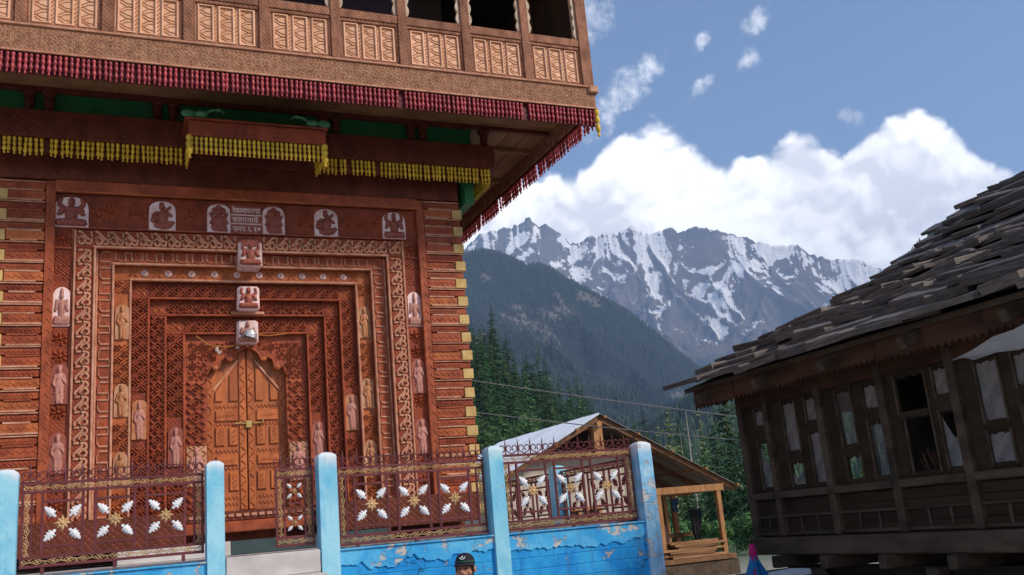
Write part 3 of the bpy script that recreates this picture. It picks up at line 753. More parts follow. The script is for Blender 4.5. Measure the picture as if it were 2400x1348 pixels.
# ---- nested door surround, from the outside in: (name, depth, outer hw, inner hw, z_top outer, z_top inner, material)
ZB = 2.42
BANDS = [('plaque_column', .055, 2.37, 2.135, 6.49, 6.02, wood_red),
         ('scroll_band', .02, 2.135, 1.885, 6.01, 5.775, wood_red),
         ('meander_band', .12, 1.865, 1.655, 5.745, 5.56, wood_band),
         ('rosette_band', .20, 1.645, 1.44, 5.54, 5.355, wood_gold),
         ('lattice_band', .28, 1.43, 1.215, 5.325, 5.115, wood_red),
         ('lattice_band', .35, 1.205, 1.005, 5.10, 4.895, wood_red),
         ('lattice_band', .42, .995, .775, 4.88, 4.655, wood_red)]
band_objs = []
for i, (nm, d, ho, hi, zo, zi, mt) in enumerate(BANDS):
    y0 = YF + d
    ho_, hi_ = Sx(ho, d), Sx(hi, d); zo_, zi_ = Sz(zo, d), Sz(zi, d); zb = Sz(ZB, d) - .02
    P = []
    top = MB().box(XC - ho_, XC + ho_, y0, YF + .66 + i * .004, zi_, zo_, .005).build(nm, mt, temple); P.append(top)
    for sg in (-1, 1):
        P.append(MB().box(XC + sg * hi_, XC + sg * ho_, y0, YF + .655 + i * .004, zb, zi_ - .002, .005).build(nm, mt, temple))
    # beaded inner lip with a pale worn edge
    e = .026
    for sg, pp in ((0, top), (-1, P[1]), (1, P[2])):
        if sg == 0: q = MB().box(XC - hi_ - e, XC + hi_ + e, y0 - .028, y0 + .01, zi_ - .004, zi_ + e, .008)
        else: q = MB().box(XC + sg * (hi_ - .004), XC + sg * (hi_ + e), y0 - .028, y0 + .01, zb, zi_ - .006, .008)
        q.build('lip_moulding', wood_edge if i in (1, 2, 3) else wood_band, pp)
    if i in (1, 2):
        for sg, pp in ((-1, P[1]), (1, P[2])):
            MB().box(XC + sg * (ho_ - .022), XC + sg * (ho_ + .004), y0 - .022, y0 + .01, zb, zo_, .006).build('lip_moulding', wood_edge, pp)
    band_objs.append((P, y0, ho_, hi_, zo_, zi_, zb))

def run(n, a, b): return [a + (b - a) * (k + .5) / n for k in range(n)]
# scroll band
P, y0, ho, hi, zo, zi, zb = band_objs[1]
w = ho - hi; n = 10; x0_ = .30
for sg in (-1, 1):
    for x in run(n, .17, ho - w * .95): place(ME_SCROLL, 'knot_scroll', P[0], XC + sg * x, y0 - .002, (zo + zi) / 2 + .01, ((ho - w - .17) / n * .98, (zo - zi) * .80), flip=sg > 0)
    place(ME_SCROLL, 'knot_scroll', P[0], XC + sg * (ho - w / 2), y0 - .002, (zo + zi) / 2 + .01, (w * .7, (zo - zi) * .8), flip=sg > 0)
    N = 18
    for z in run(N, zb + .02, zi - .02): place(ME_SCROLL, 'knot_scroll', P[1 if sg < 0 else 2], XC + sg * (hi + ho + .01) / 2, y0 - .002, z, ((zi - zb) / N * .98, w * .66), rotv=-pi / 2)
# meander
P, y0, ho, hi, zo, zi, zb = band_objs[2]
w = ho - hi; n = 9
for x in run(n, -hi, hi): place(ME_KEY, 'meander_motif', P[0], XC + x, y0 - .001, (zo + zi) / 2 + .012, (2 * hi / n, (zo - zi) * .95))
for x in run(2 * n, -hi, hi): place(ME_FLOWER4, 'flower_motif', P[0], XC + x, y0 - .001, (zo + zi) / 2 + .005, .075)
for sg in (-1, 1):
    n = 8
    for z in run(n, zb, zo): place(ME_KEY, 'meander_motif', P[1 if sg < 0 else 2], XC + sg * (hi + ho) / 2, y0 - .001, z, ((zo - zb) / n, w * .85), rotv=pi / 2)
    for z in run(2 * n, zb, zo): place(ME_FLOWER4, 'flower_motif', P[1 if sg < 0 else 2], XC + sg * (hi + ho) / 2, y0 - .001, z, .07)
# rosettes and flowers along the top, lattice and figure niches down the sides
P, y0, ho, hi, zo, zi, zb = band_objs[3]
zc = (zo + zi) / 2 + .008; w = ho - hi
for x in run(10, -hi * .99, hi * .99):
    place(ME_DOT, 'rosette', P[0], XC + x, y0 - .001, zc, .092); place(ME_DOTMARK, 'rosette_mark', P[0], XC + x, y0 - .008, zc, .10)
for k in range(11): place(ME_FLOWER4, 'flower_motif', P[0], XC - hi * .99 + hi * 1.98 * k / 10, y0 - .001, zc, .15)
NICHE = {3: [(4.86, .46), (3.86, .42), (3.02, .40)]}          # rosette band side columns: (z centre, height)
def in_niche(z, L, pad=.03): return any(abs(z - zn) < hn / 2 + pad for zn, hn in L)
for sg in (-1, 1):
    n = int((zi - zb) / .165)
    for z in run(n, zb, zi):
        if not in_niche(z, NICHE[3], .07): place(ME_LATTICE2, 'lattice_motif', P[1 if sg < 0 else 2], XC + sg * (hi + ho) / 2, y0 - .001, z, (w * .92, .165), sy=.30)
# three lattice bands
NL = {4: [(3.62, .50)], 5: [], 6: [(3.28, .52)]}
for bi in (4, 5, 6):
    P, y0, ho, hi, zo, zi, zb = band_objs[bi]
    w = ho - hi; n = int(2 * hi / .165); me = ME_LATTICE if bi != 5 else ME_DIAMOND
    for x in run(n, -hi, hi): place(me, 'lattice_motif', P[0], XC + x, y0 - .001, (zo + zi) / 2 + .01, (2 * hi / n, (zo - zi) * .86), sy=.34)
    for sg in (-1, 1):
        place(ME_FLOWER4, 'flower_motif', P[0], XC + sg * (hi + ho) / 2, y0 - .001, (zo + zi) / 2, w * .8)
        n2 = int((zi - zb) / .17)
        for z in run(n2, zb, zi):
            if not in_niche(z, NL[bi], .07): place(me, 'lattice_motif', P[1 if sg < 0 else 2], XC + sg * (hi + ho) / 2, y0 - .001, z, (w * .9, (zi - zb) / n2), sy=.34)

# ---- relief figures: a height field cut out along the figure's outline
def relief(name, mat, shapes, nx=34, nz=48, zr=(0, 1.35), depth=.1):
    xs = np.linspace(-.5, .5, nx); zs = np.linspace(zr[0], zr[1], nz); Xr, Zr = np.meshgrid(xs, zs)
    Hh = np.zeros_like(Xr)
    for s in shapes:
        if s[0] == 'e':
            _, cx, cz, rx, rz, hh, ang = s; a = rad(ang)
            u = ((Xr - cx) * cos(a) + (Zr - cz) * sin(a)) / rx; v = (-(Xr - cx) * sin(a) + (Zr - cz) * cos(a)) / rz
            q = np.clip(1 - u * u - v * v, 0, 1); Hh = np.maximum(Hh, hh * np.sqrt(q))
        else:
            _, ax, az_, bx_, bz_, r1, r2, hh = s
            L2 = (bx_ - ax) ** 2 + (bz_ - az_) ** 2
            t = np.clip(((Xr - ax) * (bx_ - ax) + (Zr - az_) * (bz_ - az_)) / L2, 0, 1)
            dd = np.hypot(Xr - ax - t * (bx_ - ax), Zr - az_ - t * (bz_ - az_)); rr_ = r1 + (r2 - r1) * t
            Hh = np.maximum(Hh, hh * np.sqrt(np.clip(1 - (dd / rr_) ** 2, 0, 1)))
    keep = Hh > .02
    V = [(xs[j], -depth * Hh[i, j], zs[i]) for i in range(nz) for j in range(nx)]
    F = [(i * nx + j, i * nx + j + 1, (i + 1) * nx + j + 1, (i + 1) * nx + j) for i in range(nz - 1) for j in range(nx - 1)
         if keep[i, j] or keep[i + 1, j] or keep[i, j + 1] or keep[i + 1, j + 1]]
    m = MB(); m.v = V; m.f = F
    me = m.mesh(name, mat, True)
    bm = bmesh.new(); bm.from_mesh(me); bmesh.ops.delete(bm, geom=[v for v in bm.verts if not v.link_faces], context='VERTS'); bm.to_mesh(me); bm.free()
    return me
E_ = lambda cx, cz, rx, rz, h=1, a=0: ('e', cx, cz, rx, rz, h, a)
C_ = lambda ax, az_, bx_, bz_, r1, r2, h=.8: ('c', ax, az_, bx_, bz_, r1, r2, h)
seated = [E_(0, .17, .42, .16, 1.1), C_(-.38, .12, .38, .12, .10, .10, 1), C_(-.1, .2, -.36, .2, .12, .1, 1.2), C_(.1, .2, .36, .2, .12, .1, 1.2), E_(0, .52, .19, .3, 1.2), E_(0, .72, .24, .12, 1),
          E_(0, .98, .10, .13, 1.6), E_(0, 1.12, .09, .10, 1.1), C_(-.2, .72, -.36, .5, .08, .06, .9), C_(-.36, .5, -.30, .80, .055, .05, .8), C_(.2, .72, .36, .5, .08, .06, .9), C_(.36, .5, .30, .80, .055, .05, .8)]
arms4 = seated + [C_(-.2, .75, -.38, .9, .06, .05, .6), C_(-.38, .9, -.34, 1.12, .05, .06, .6), C_(.2, .75, .38, .9, .06, .05, .6), C_(.38, .9, .34, 1.12, .05, .06, .6)]
sitar = [E_(.02, .17, .36, .15, 1.1), E_(0, .5, .2, .32, 1.2), E_(-.02, .98, .10, .13, 1.5), E_(-.02, 1.11, .09, .09, 1), C_(-.34, .40, .30, .98, .05, .045, 1.7), E_(-.34, .40, .12, .14, 1.7, 40), C_(.2, .7, .34, .62, .08, .05, 1.3), C_(-.2, .72, -.36, .62, .08, .06, 1), C_(.05, .2, .4, .3, .1, .08, 1)]
ganesh = [E_(0, .2, .36, .2, 1.1), E_(0, .48, .28, .28, 1.3), E_(0, .90, .17, .17, 1.5), E_(-.2, .92, .12, .15, .9), E_(.2, .92, .12, .15, .9), C_(.0, .86, .03, .66, .075, .05, 2.0), C_(.03, .66, .14, .58, .05, .045, 2.0), E_(0, 1.09, .12, .10, 1.2),
          C_(-.26, .62, -.38, .78, .07, .055, .9), C_(.26, .62, .38, .78, .07, .055, .9), C_(-.2, .2, -.1, .02, .12, .08, 1), C_(.2, .2, .32, .04, .12, .08, 1), C_(-.25, .55, -.36, .38, .07, .06, 1), C_(.25, .55, .36, .38, .07, .06, 1)]
standing = [C_(-.09, .05, -.11, .62, .10, .16, 1), C_(.11, .05, .10, .62, .10, .16, 1), E_(0, .62, .23, .3, 1.1), E_(0, .92, .26, .18, 1.1), E_(0, 1.16, .12, .13, 1.5), E_(0, 1.26, .15, .12, 1.0), C_(-.24, .95, -.36, .70, .08, .06, .9), C_(-.36, .70, -.22, .60, .06, .055, 1),
            C_(.24, .95, .34, .74, .08, .06, .9), C_(.34, .74, .18, .86, .06, .055, 1.2), E_(0, .3, .28, .28, .75)]
hooded = arms4 + [E_(k * .10, 1.14 + .10 * (1 - abs(k) / 3.2), .07, .20, .6, -k * 16) for k in (-3, -2, -1, 0, 1, 2, 3)]
FIG = {'seated': relief('relief_figure', plaque_fig, arms4), 'sitar': relief('relief_figure', plaque_fig, sitar), 'ganesh': relief('relief_figure', plaque_fig, ganesh),
       'standing': relief('relief_figure', niche_tan, standing), 'hooded': relief('relief_figure', plaque_fig, hooded), 'seatedp': relief('relief_figure', plaque_figpale, seated), 'rose': relief('relief_figure', plaque_figpale, standing)}
def arch_poly(w, h, pointed=False, sq=False):
    if sq: return [(-w / 2, 0), (w / 2, 0), (w / 2, h), (-w / 2, h)]
    pts = [(-w / 2, 0), (w / 2, 0), (w / 2, h - w * .42)]
    for k in range(1, 9):
        a = pi * k / 9
        pts.append((w / 2 * cos(a), h - w * .42 + (w * .42) * (sin(a) ** (1.5 if pointed else .75))))
    pts.append((-w / 2, h - w * .42))
    return pts
def plaque(parent, x, y, z, w, h, fig, mat=None, figmat=None, pointed=False, sq=False, proud=.03, label=None):
    """Arched slab with a carved figure standing out of it; z is the foot of the slab."""
    m = MB().prism([(x + u, z + v) for u, v in arch_poly(w, h, pointed, sq)], y - proud, y + .01, c=.006)
    p = m.build('figure_plaque', mat or plaque_pink, parent)
    hh = 1.35 if fig in ('standing', 'rose') else 1.2
    s = min(w * .95, h * .93 / hh * 1.0)
    f = link('relief_figure', FIG[fig], parent, (x, y - proud - .001, z + .01), (0, 0, 0), (w * .93, max(.22, w), h * .93 / hh))
    return p
header = bx('header_panel', wood_red, temple, XC - 2.365, XC + 2.365, YF + .05, YF + .64, 6.035, 6.50, .004)
bx('header_moulding', wood_band, temple, XC - 2.37, XC + 2.37, YF - .03, YF + .05, 6.505, 6.66, .012)
m = MB().box(XC - 2.37, XC + 2.37, YF - .035, YF + .02, 6.498, 6.520, .004).build('header_lip', wood_gold, temple)
hy = YF + .05
for x, w, fg in ((-2.15, .40, 'seated'), (-1.07, .33, 'sitar'), (-.36, .30, 'ganesh'), (.36, .30, 'ganesh'), (1.08, .33, 'sitar'), (2.06, .34, 'seated')):
    plaque(header, XC + x - .03, hy, 6.05, w, .40, fg)
for x in (-1.72, -1.45, .72, 1.55, 1.78, -.72, -1.86, -1.30, .86, 1.40): place(ME_STAR8, 'starburst_motif', header, XC + x, hy - .001, 6.28 - .05 * sin(x * 9), .26)
# inscription tablet between the two middle plaques
tab = bx('inscription_tablet', plaque_fig, header, XC - .235, XC + .175, hy - .022, hy + .0, 6.05, 6.44, .003)
for zz in (6.30, 6.175): bx('tablet_rule', plaque_pink, tab, XC - .23, XC + .17, hy - .034, hy - .02, zz, zz + .014, .002)
for txt, zz in (("\u0930\u0947\u0915\u093e\u092e\u093e\u092a\u0928\u0938\u093e", 6.335), ("\u091a\u0924\u0924\u092e\u093e\u092a\u0947", 6.205), ("\u0938\u0928\u092a \u096c \u0967\u096d", 6.075)):
    tcv = bpy.data.curves.new('inscription_line', 'FONT'); tcv.body = txt; tcv.size = .105; tcv.extrude = .006; tcv.offset = .0012
    tob = bpy.data.objects.new('inscription_line', tcv); COL.objects.link(tob)
    bpy.context.view_layer.update()
    dg = bpy.context.evaluated_depsgraph_get(); me = bpy.data.meshes.new_from_object(tob.evaluated_get(dg))
    bpy.data.objects.remove(tob)
    me.materials.clear(); me.materials.append(plaque_pink)
    co = [v.co for v in me.vertices]
    if co:
        wdt = max(c.x for c in co) - min(c.x for c in co); fit = min(1.0, .37 / max(wdt, .01)) if wdt > .25 else 1
        link('inscription_line', me, tab, (XC - .215 - min(c.x for c in co) * fit, hy - .028, zz), (pi / 2, 0, 0), (fit, 1, 1))
# corner squares and figures of the outer columns
P, y0, ho, hi, zo, zi, zb = band_objs[0]
for sg in (-1, 1):
    xm = XC + sg * (hi + ho) / 2; pp = P[1 if sg < 0 else 2]; w = ho - hi
    place(ME_STAR8, 'starburst_motif', pp, xm, y0 - .001, 5.90, .23, sy=.35)
    bx('column_rule', wood_band, pp, xm - w * .49, xm + w * .49, y0 - .02, y0 + .0, 5.765, 5.79)
    for z in (4.62, 4.40, 3.95, 3.72, 2.62, 2.84): place(ME_STAR8, 'starburst_motif', pp, xm, y0 - .001, z, .22, sy=.4)
    for z in (5.62, 5.45): place(ME_LATTICE, 'lattice_motif', pp, xm, y0 - .001, z, (w * .9, .17), sy=.10)
    for zf, hf, fg in ((4.77, .50, 'seatedp'), (3.78 + .03, .50, 'rose'), (2.98, .50, 'rose')):
        plaque(pp, xm, y0, zf, w * .86, hf, fg, plaque_pink if zf > 4.5 else plaque_fig, pointed=True, proud=.02)
# niches
P, y0, ho, hi, zo, zi, zb = band_objs[3]
for sg in (-1, 1):
    for zf, hf in NICHE[3]: plaque(P[1 if sg < 0 else 2], XC + sg * (hi + ho) / 2, y0, zf - hf / 2, (ho - hi) * .84, hf, 'standing', niche_back, pointed=True, proud=.02)
P, y0, ho, hi, zo, zi, zb = band_objs[4]
for sg in (-1, 1): plaque(P[1 if sg < 0 else 2], XC + sg * (hi + ho) / 2, y0, 3.37, (ho - hi) * .84, .50, 'rose', niche_tan, proud=.02)
P, y0, ho, hi, zo, zi, zb = band_objs[6]
for sg in (-1, 1): plaque(P[1 if sg < 0 else 2], XC + sg * (hi + ho) / 2, y0, 3.02, (ho - hi) * .84, .52, 'rose', plaque_fig, pointed=True, proud=.02)
# keystone plaques hanging on the axis
for zc_, d, w, h, fg in ((5.56, .0, .31, .36, 'hooded'), (5.0 - .03, .26, .29, .33, 'seated'), (4.52, .40, .28, .32, 'seatedp')):
    x = XC * 1.0
    mm = MB().box(x - w / 2, x + w / 2, YF + d - .07, YF + d + .25, Sz(zc_, d), Sz(zc_, d) + h, .03).build('keystone_plaque', plaque_pink, temple)
    link('relief_figure', FIG[fg], temple, (x, YF + d - .071, Sz(zc_, d) + .02), (0, 0, 0), (w * .9, .35, h * .9 / 1.25))
bx('bracket_ledge', wood_edge, temple, XC - .22, XC + .22, YF + .30, YF + .45, Sz(4.90, .4), Sz(4.94, .4), .008)

# ---- doorway: scalloped panel in front, two carved leaves behind
AD = .48; y0 = YF + AD
ho = Sx(.765, AD); zt = Sz(4.64, AD); zb = 2.43; hi = .515
arch = [(-ho, zb), (-ho, zt), (ho, zt), (ho, zb), (hi, zb), (hi, 4.20)]
half = [(hi, 4.20), (.475, 4.30)]
def lobe(cx, cz, r, a0, a1, n=6): return [(cx + r * cos(rad(a0 + (a1 - a0) * i / n)), cz + r * sin(rad(a0 + (a1 - a0) * i / n))) for i in range(n + 1)]
rs = half + lobe(.405, 4.305, .045, -10, -190) + [(.335, 4.40), (.28, 4.435)] + lobe(.22, 4.42, .042, -10, -190) + [(.13, 4.50), (.06, 4.545), (0, 4.565)]
arch = arch[:4] + [(hi, zb)] + rs + [(-u, v) for u, v in rs[::-1][1:]] + [(-hi, zb)]
ap = MB().prism([(XC + u, v) for u, v in arch], y0, y0 + .07).build('scalloped_door_arch', wood_band, temple)
MB().ridge([(XC + u, v + .02) for u, v in rs + [(-u, v) for u, v in rs[::-1][1:]]], .022, .014, y0).build('arch_moulding', wood_gold, ap)
for cx, cz in ((.405, 4.305), (.22, 4.42)):
    for sg in (-1, 1):
        q = MB().lathe([(.03, 0), (.03, .012), (.012, .018)], 10); q.v = [(XC + sg * cx + p[0], y0 - p[2], cz + p[1]) for p in q.v]; q.build('arch_boss', wood_gold, ap)
for sg in (-1, 1):
    for z in run(9, zb, 4.12): place(ME_DIAMOND, 'lattice_motif', ap, XC + sg * (hi + ho) / 2, y0 - .001, z, (.24, (4.12 - zb) / 9), sy=.30)
    for x, z in ((.69, 4.20), (.57, 4.20), (.69, 4.33), (.57, 4.33), (.69, 4.46), (.57, 4.46), (.45, 4.46), (.69, 4.58), (.57, 4.58), (.45, 4.58), (.33, 4.58), (.21, 4.60)): place(random.choice((ME_DIAMOND, ME_LATTICE)), 'lattice_motif', ap, XC + sg * x, y0 - .001, z, (.12, .125), rotv=random.choice((0, 0, pi / 4)), sy=.2)
    plaque(ap, XC + sg * (hi + ho) / 2, y0, 2.76, .25, .52, 'rose', niche_back, sq=True, proud=.02)
dy = YF + .60
for sg in (-1, 1):
    xi, xo = XC + sg * .008, XC + sg * .53
    leaf = MB().prism([(xi, 2.43), (xo, 2.43), (xo, 4.42), (XC + sg * .12, 4.62), (xi, 4.62)], dy, dy + .05).build('door_leaf', wood_door, temple)
    bx('door_stile', wood_door, leaf, xi, XC + sg * .10, dy - .022, dy + .0, 2.44, 4.60, .006)
    bx('door_stile', wood_door, leaf, XC + sg * .435, xo, dy - .022, dy + .0, 2.44, 4.40, .006)
    for k, z in enumerate(run(22, 2.46, 4.46)):
        for xx in (XC + sg * .055, XC + sg * .475):
            q = MB(); a = .5 if k % 2 else -.5
            q.ridge([(xx - .028, z - .03 * (1 if k % 2 else -1)), (xx, z + .006), (xx + .028, z + .03 * (1 if k % 2 else -1))], .02, .011, dy - .022)
            q.build('leaf_carving', wood_gold, leaf)
    def inset(x0, x1, z0, z1):
        a, b = XC + sg * x0, XC + sg * x1
        MB().prism([(a, z0), (b, z0), (b, z1), (a, z1)], dy - .026, dy, c=.018).build('door_panel', wood_door, leaf)
        q = MB()
        if (z1 - z0) > abs(x1 - x0):
            for z in run(max(2, int((z1 - z0) / .07)), z0 + .03, z1 - .03):
                q.ridge([((a + b) / 2 - .02, z - .018), ((a + b) / 2 + .02, z + .018)], .014, .008, dy - .026)
        else:
            for x in run(4, min(a, b) + .05, max(a, b) - .05): q.ridge([(x - .03, (z0 + z1) / 2 - .016), (x + .03, (z0 + z1) / 2 + .016)], .014, .008, dy - .026)
        q.build('leaf_carving', wood_gold, leaf)
    for z0, z1, two in ((3.60, 3.74, 0), (3.27, 3.52, 1), (3.02, 3.14, 0), (2.68, 2.93, 1)):
        if two: inset(.12, .235, z0, z1); inset(.295, .41, z0, z1)
        else: inset(.12, .41, z0, z1)
    for z in (3.795, 3.56, 3.205, 2.98, 2.60, 2.52):
        q = MB()
        for x in run(6, .12, .42): q.ridge([(XC + sg * x - .022, z - .02), (XC + sg * x, z + .02), (XC + sg * x + .022, z - .02)], .014, .010, dy)
        q.build('leaf_carving', wood_gold, leaf)
    for pts in ([(.12, 3.86), (.22, 3.86), (.22, 4.22), (.12, 4.34)], [(.31, 3.86), (.41, 3.86), (.41, 3.99), (.31, 4.11)]):
        MB().prism([(XC + sg * u, v) for u, v in pts], dy - .026, dy, c=.014).build('door_panel', wood_door, leaf)
    MB().beam((XC + sg * .11, dy - .012, 4.42), (XC + sg * .43, dy - .012, 4.02), .024, .03, (0, 1, 0)).build('diagonal_moulding', wood_edge, leaf)
bx('door_bolt', brass, temple, XC - .17, XC + .20, dy - .05, dy - .03, 3.555, 3.575, .004)
bx('bolt_plate', brass, temple, XC - .02, XC + .06, dy - .055, dy - .02, 3.50, 3.60, .004)
bx('bolt_knob', brass, temple, XC + .195, XC + .21, dy - .07, dy - .02, 3.555, 3.62, .004)
# foot of the facade
bx('base_beam', wood_dark, temple, XC - 2.98, XC + 2.98, YF + .44, YF + .75, 2.30, 2.43, .01)
bx('base_beam', wood_band, temple, XC - 3.0, XC + 3.0, YF + .30, YF + .75, 2.16, 2.295, .01)
m = MB()
for x in run(60, XC - 2.9, XC + 2.9): m.box(x - .035, x + .035, YF + .425, YF + .445, 2.35, 2.39, .004)
tag(m.build('bead_row', wood_edge, temple), kind='stuff')
for sg in (-1, 1): bx('base_beam', wood_dark, temple, XC + sg * .86, XC + sg * 2.99, YF - .06, YF + .43, 2.05, 2.43, .01)
# garland over the arch and a crumpled foil shade
gar = MB()
pts = [(XC - .66, 4.72), (XC - .50, 4.60), (XC - .28, 4.565), (XC - .10, 4.60), (XC + .02, 4.69), (XC + .06, 4.74), (XC + .3, 4.72), (XC + .62, 4.76)]
gar.tube([(u, YF + .40 - .0 * i, v) for i, (u, v) in enumerate(pts)], .008, 5)
garland = link('door_garland', None, None, (XC, YF + .4, 4.6))
tag(garland, 'thin orange garland string with faded tufts strung across the door arch', 'garland')
gar.build('string', string_mat, garland)
for u, v, s in ((XC - .40, 4.53, .035), (XC - .36, 4.50, .028), (XC - .13, 4.56, .022), (XC + .02, 4.62, .04)):
    m = MB()
    for k in range(7): m.ell((u + random.uniform(-.6, .6) * s, YF + .385, v + random.uniform(-1, .6) * s), (s * .45, s * .4, s * .6), 6, 4)
    m.build('tuft', tuft_mat if u < XC - .01 else niche_tan, garland)
m = MB().lathe([(.10, 0), (.085, .05), (.05, .08), (.02, .10)], 12)
foil = link('foil_shade', m.mesh('foil_shade', silver_foil), None, (XC + .02, YF + .30, 4.70), (.35, .3, 0))
tag(foil, 'small crumpled silver foil shade hanging over the temple door', 'lamp shade')

# ---- beams and fringes under the balcony
def spindle_mesh(name, mat, L, r):
    pf = [(.25, 0), (.55, .03), (.62, .06), (.35, .10), (.45, .16), (.85, .22), (1.0, .30), (.7, .42), (.42, .46), (.55, .5), (.95, .57), (.9, .68), (.5, .74), (.75, .78), (1.0, .88), (.8, .97), (.3, 1.0)]
    return MB().lathe([(a * r, -L + b * L) for a, b in pf], 7).mesh(name, mat, True)
ME_RED = spindle_mesh('fringe_pendant', red_paint, .255, .024)
ME_YEL = spindle_mesh('turned_drop', yellow_paint, .235, .0245)
ME_YELBIG = spindle_mesh('corner_drop', yellow_paint, .32, .045)
EO = .45
bz0, bz1 = 7.045, 7.40
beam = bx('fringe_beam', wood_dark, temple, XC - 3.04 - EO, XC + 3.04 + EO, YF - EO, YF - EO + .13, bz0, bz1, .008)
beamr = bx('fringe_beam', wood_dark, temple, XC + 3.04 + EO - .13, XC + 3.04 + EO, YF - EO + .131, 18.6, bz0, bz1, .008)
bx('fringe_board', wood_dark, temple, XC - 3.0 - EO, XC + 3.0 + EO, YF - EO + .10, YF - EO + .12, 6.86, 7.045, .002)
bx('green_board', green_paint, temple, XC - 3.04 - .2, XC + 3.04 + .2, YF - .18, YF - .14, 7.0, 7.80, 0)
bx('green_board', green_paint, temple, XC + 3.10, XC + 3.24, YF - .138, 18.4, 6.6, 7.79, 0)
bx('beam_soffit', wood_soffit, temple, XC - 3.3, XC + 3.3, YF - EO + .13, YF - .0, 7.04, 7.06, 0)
x = XC - 3.04 - EO + .05
nn = int((2 * (3.04 + EO) - .06) / .058)
for k in range(nn):
    x = XC - 3.04 - EO + .04 + k * .058
    if x < -1.75 or abs(x - XC) < .86 or random.random() < .008: continue
    link('turned_drop', ME_YEL, beam, (x + random.uniform(-.008, .008), YF - EO + .05, bz0 + .0), (random.uniform(-.04, .04), random.uniform(-.04, .04), random.uniform(0, 6)), (1, 1, random.uniform(.95, 1.05)))
for k in range(12): link('turned_drop', ME_YEL, beamr, (XC + 3.04 + EO - .05, YF - EO + .2 + k * .068, bz0), (0, 0, 0))
# paired bracket posts against the green boards
for xx in (-2.68, -2.46, -.98, -1.18, 1.18, 1.0, 2.28, 2.46, 3.42):
    m = MB().lathe([(.055, 0), (.07, .05), (.05, .10), (.065, .18), (.05, .24), (.075, .30), (.06, .36)], 8, (XC + xx, YF - .26, 7.40))
    m.box(XC + xx - .07, XC + xx + .07, YF - .35, YF - .18, 7.66, 7.78, .01)
    m.build('bracket_post', wood_dark, temple)
# projecting box over the door with its own fringe and two birds
by = YF - 1.0; hw = .855
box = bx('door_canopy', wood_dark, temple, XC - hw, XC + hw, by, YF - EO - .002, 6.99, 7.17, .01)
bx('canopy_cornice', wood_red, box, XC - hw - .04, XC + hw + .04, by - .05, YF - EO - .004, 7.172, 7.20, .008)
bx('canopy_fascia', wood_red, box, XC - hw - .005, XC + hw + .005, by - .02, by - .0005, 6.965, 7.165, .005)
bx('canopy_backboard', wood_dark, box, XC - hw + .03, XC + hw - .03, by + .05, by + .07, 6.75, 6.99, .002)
for k in range(29): link('turned_drop', ME_YEL, box, (XC - hw + .04 + k * (2 * hw - .08) / 28, by + .01, 6.965))
for sg in (-1, 1):
    for k in range(8): link('turned_drop', ME_YEL, box, (XC + sg * (hw - .02), by + .07 + k * .066, 6.965))
    link('corner_drop', ME_YELBIG, box, (XC + sg * (hw - .01), by - .0, 6.98))
    q = MB(); bxx = XC + sg * .70; d_ = -sg
    q.ell((bxx, by + .02, 7.27), (.085, .05, .05)); q.tube([(bxx + d_ * .06, by + .02, 7.29), (bxx + d_ * .13, by + .02, 7.34), (bxx + d_ * .19, by + .02, 7.345)], .02, 6, .016)
    q.ell((bxx + d_ * .21, by + .02, 7.345), (.03, .025, .025)); q.tube([(bxx + d_ * .23, by + .02, 7.345), (bxx + d_ * .27, by + .02, 7.325), (bxx + d_ * .275, by + .02, 7.29)], .012, 5, .004)
    q.ell((bxx - d_ * .15, by + .02, 7.275), (.09, .02, .055)); q.tube([(bxx, by + .02, 7.20), (bxx, by + .02, 7.24)], .018, 5)
    tag(q.build('bird_figure', green_bird, box, True), 'small pale green painted wooden bird facing the middle of the canopy')

# ---- balcony
brown_screen = material('brown_gallery_screen', (.10, .055, .025), (.06, .03, .015), .7, 3, (1, 1, .3))
YB = 10.85; BH = 4.61
balcony = bx('balcony_floor', wood_soffit, temple, XC - BH + .05, XC + BH - .05, YB + .06, 19.6, 7.80, 7.92, 0)
# soffit planks: running along the front, then along the side
yy = YB + .10; k = 0
while yy < YF - .2:
    bx('soffit_plank', wood_soffit, balcony, XC - BH + .1, XC + BH - .1, yy, yy + .272, 7.765 + .004 * (k % 2), 7.795, .004); yy += .28; k += 1
xx = XC + 3.3
while xx < XC + BH - .3:
    bx('soffit_plank', wood_soffit, balcony, xx, xx + .292, yy + .01, 19.4, 7.765 + .004 * (k % 2), 7.795, .004); xx += .30; k += 1
for y_ in (12.9, 14.2, 15.6, 17.0): bx('soffit_joist', wood_soffit, balcony, XC + 3.25, XC + BH - .12, y_, y_ + .07, 7.70, 7.764, .004)
bx('soffit_joist', wood_dark, balcony, XC - BH + .1, XC + BH - .12, YF - .35, YF - .28, 7.70, 7.764, .004)
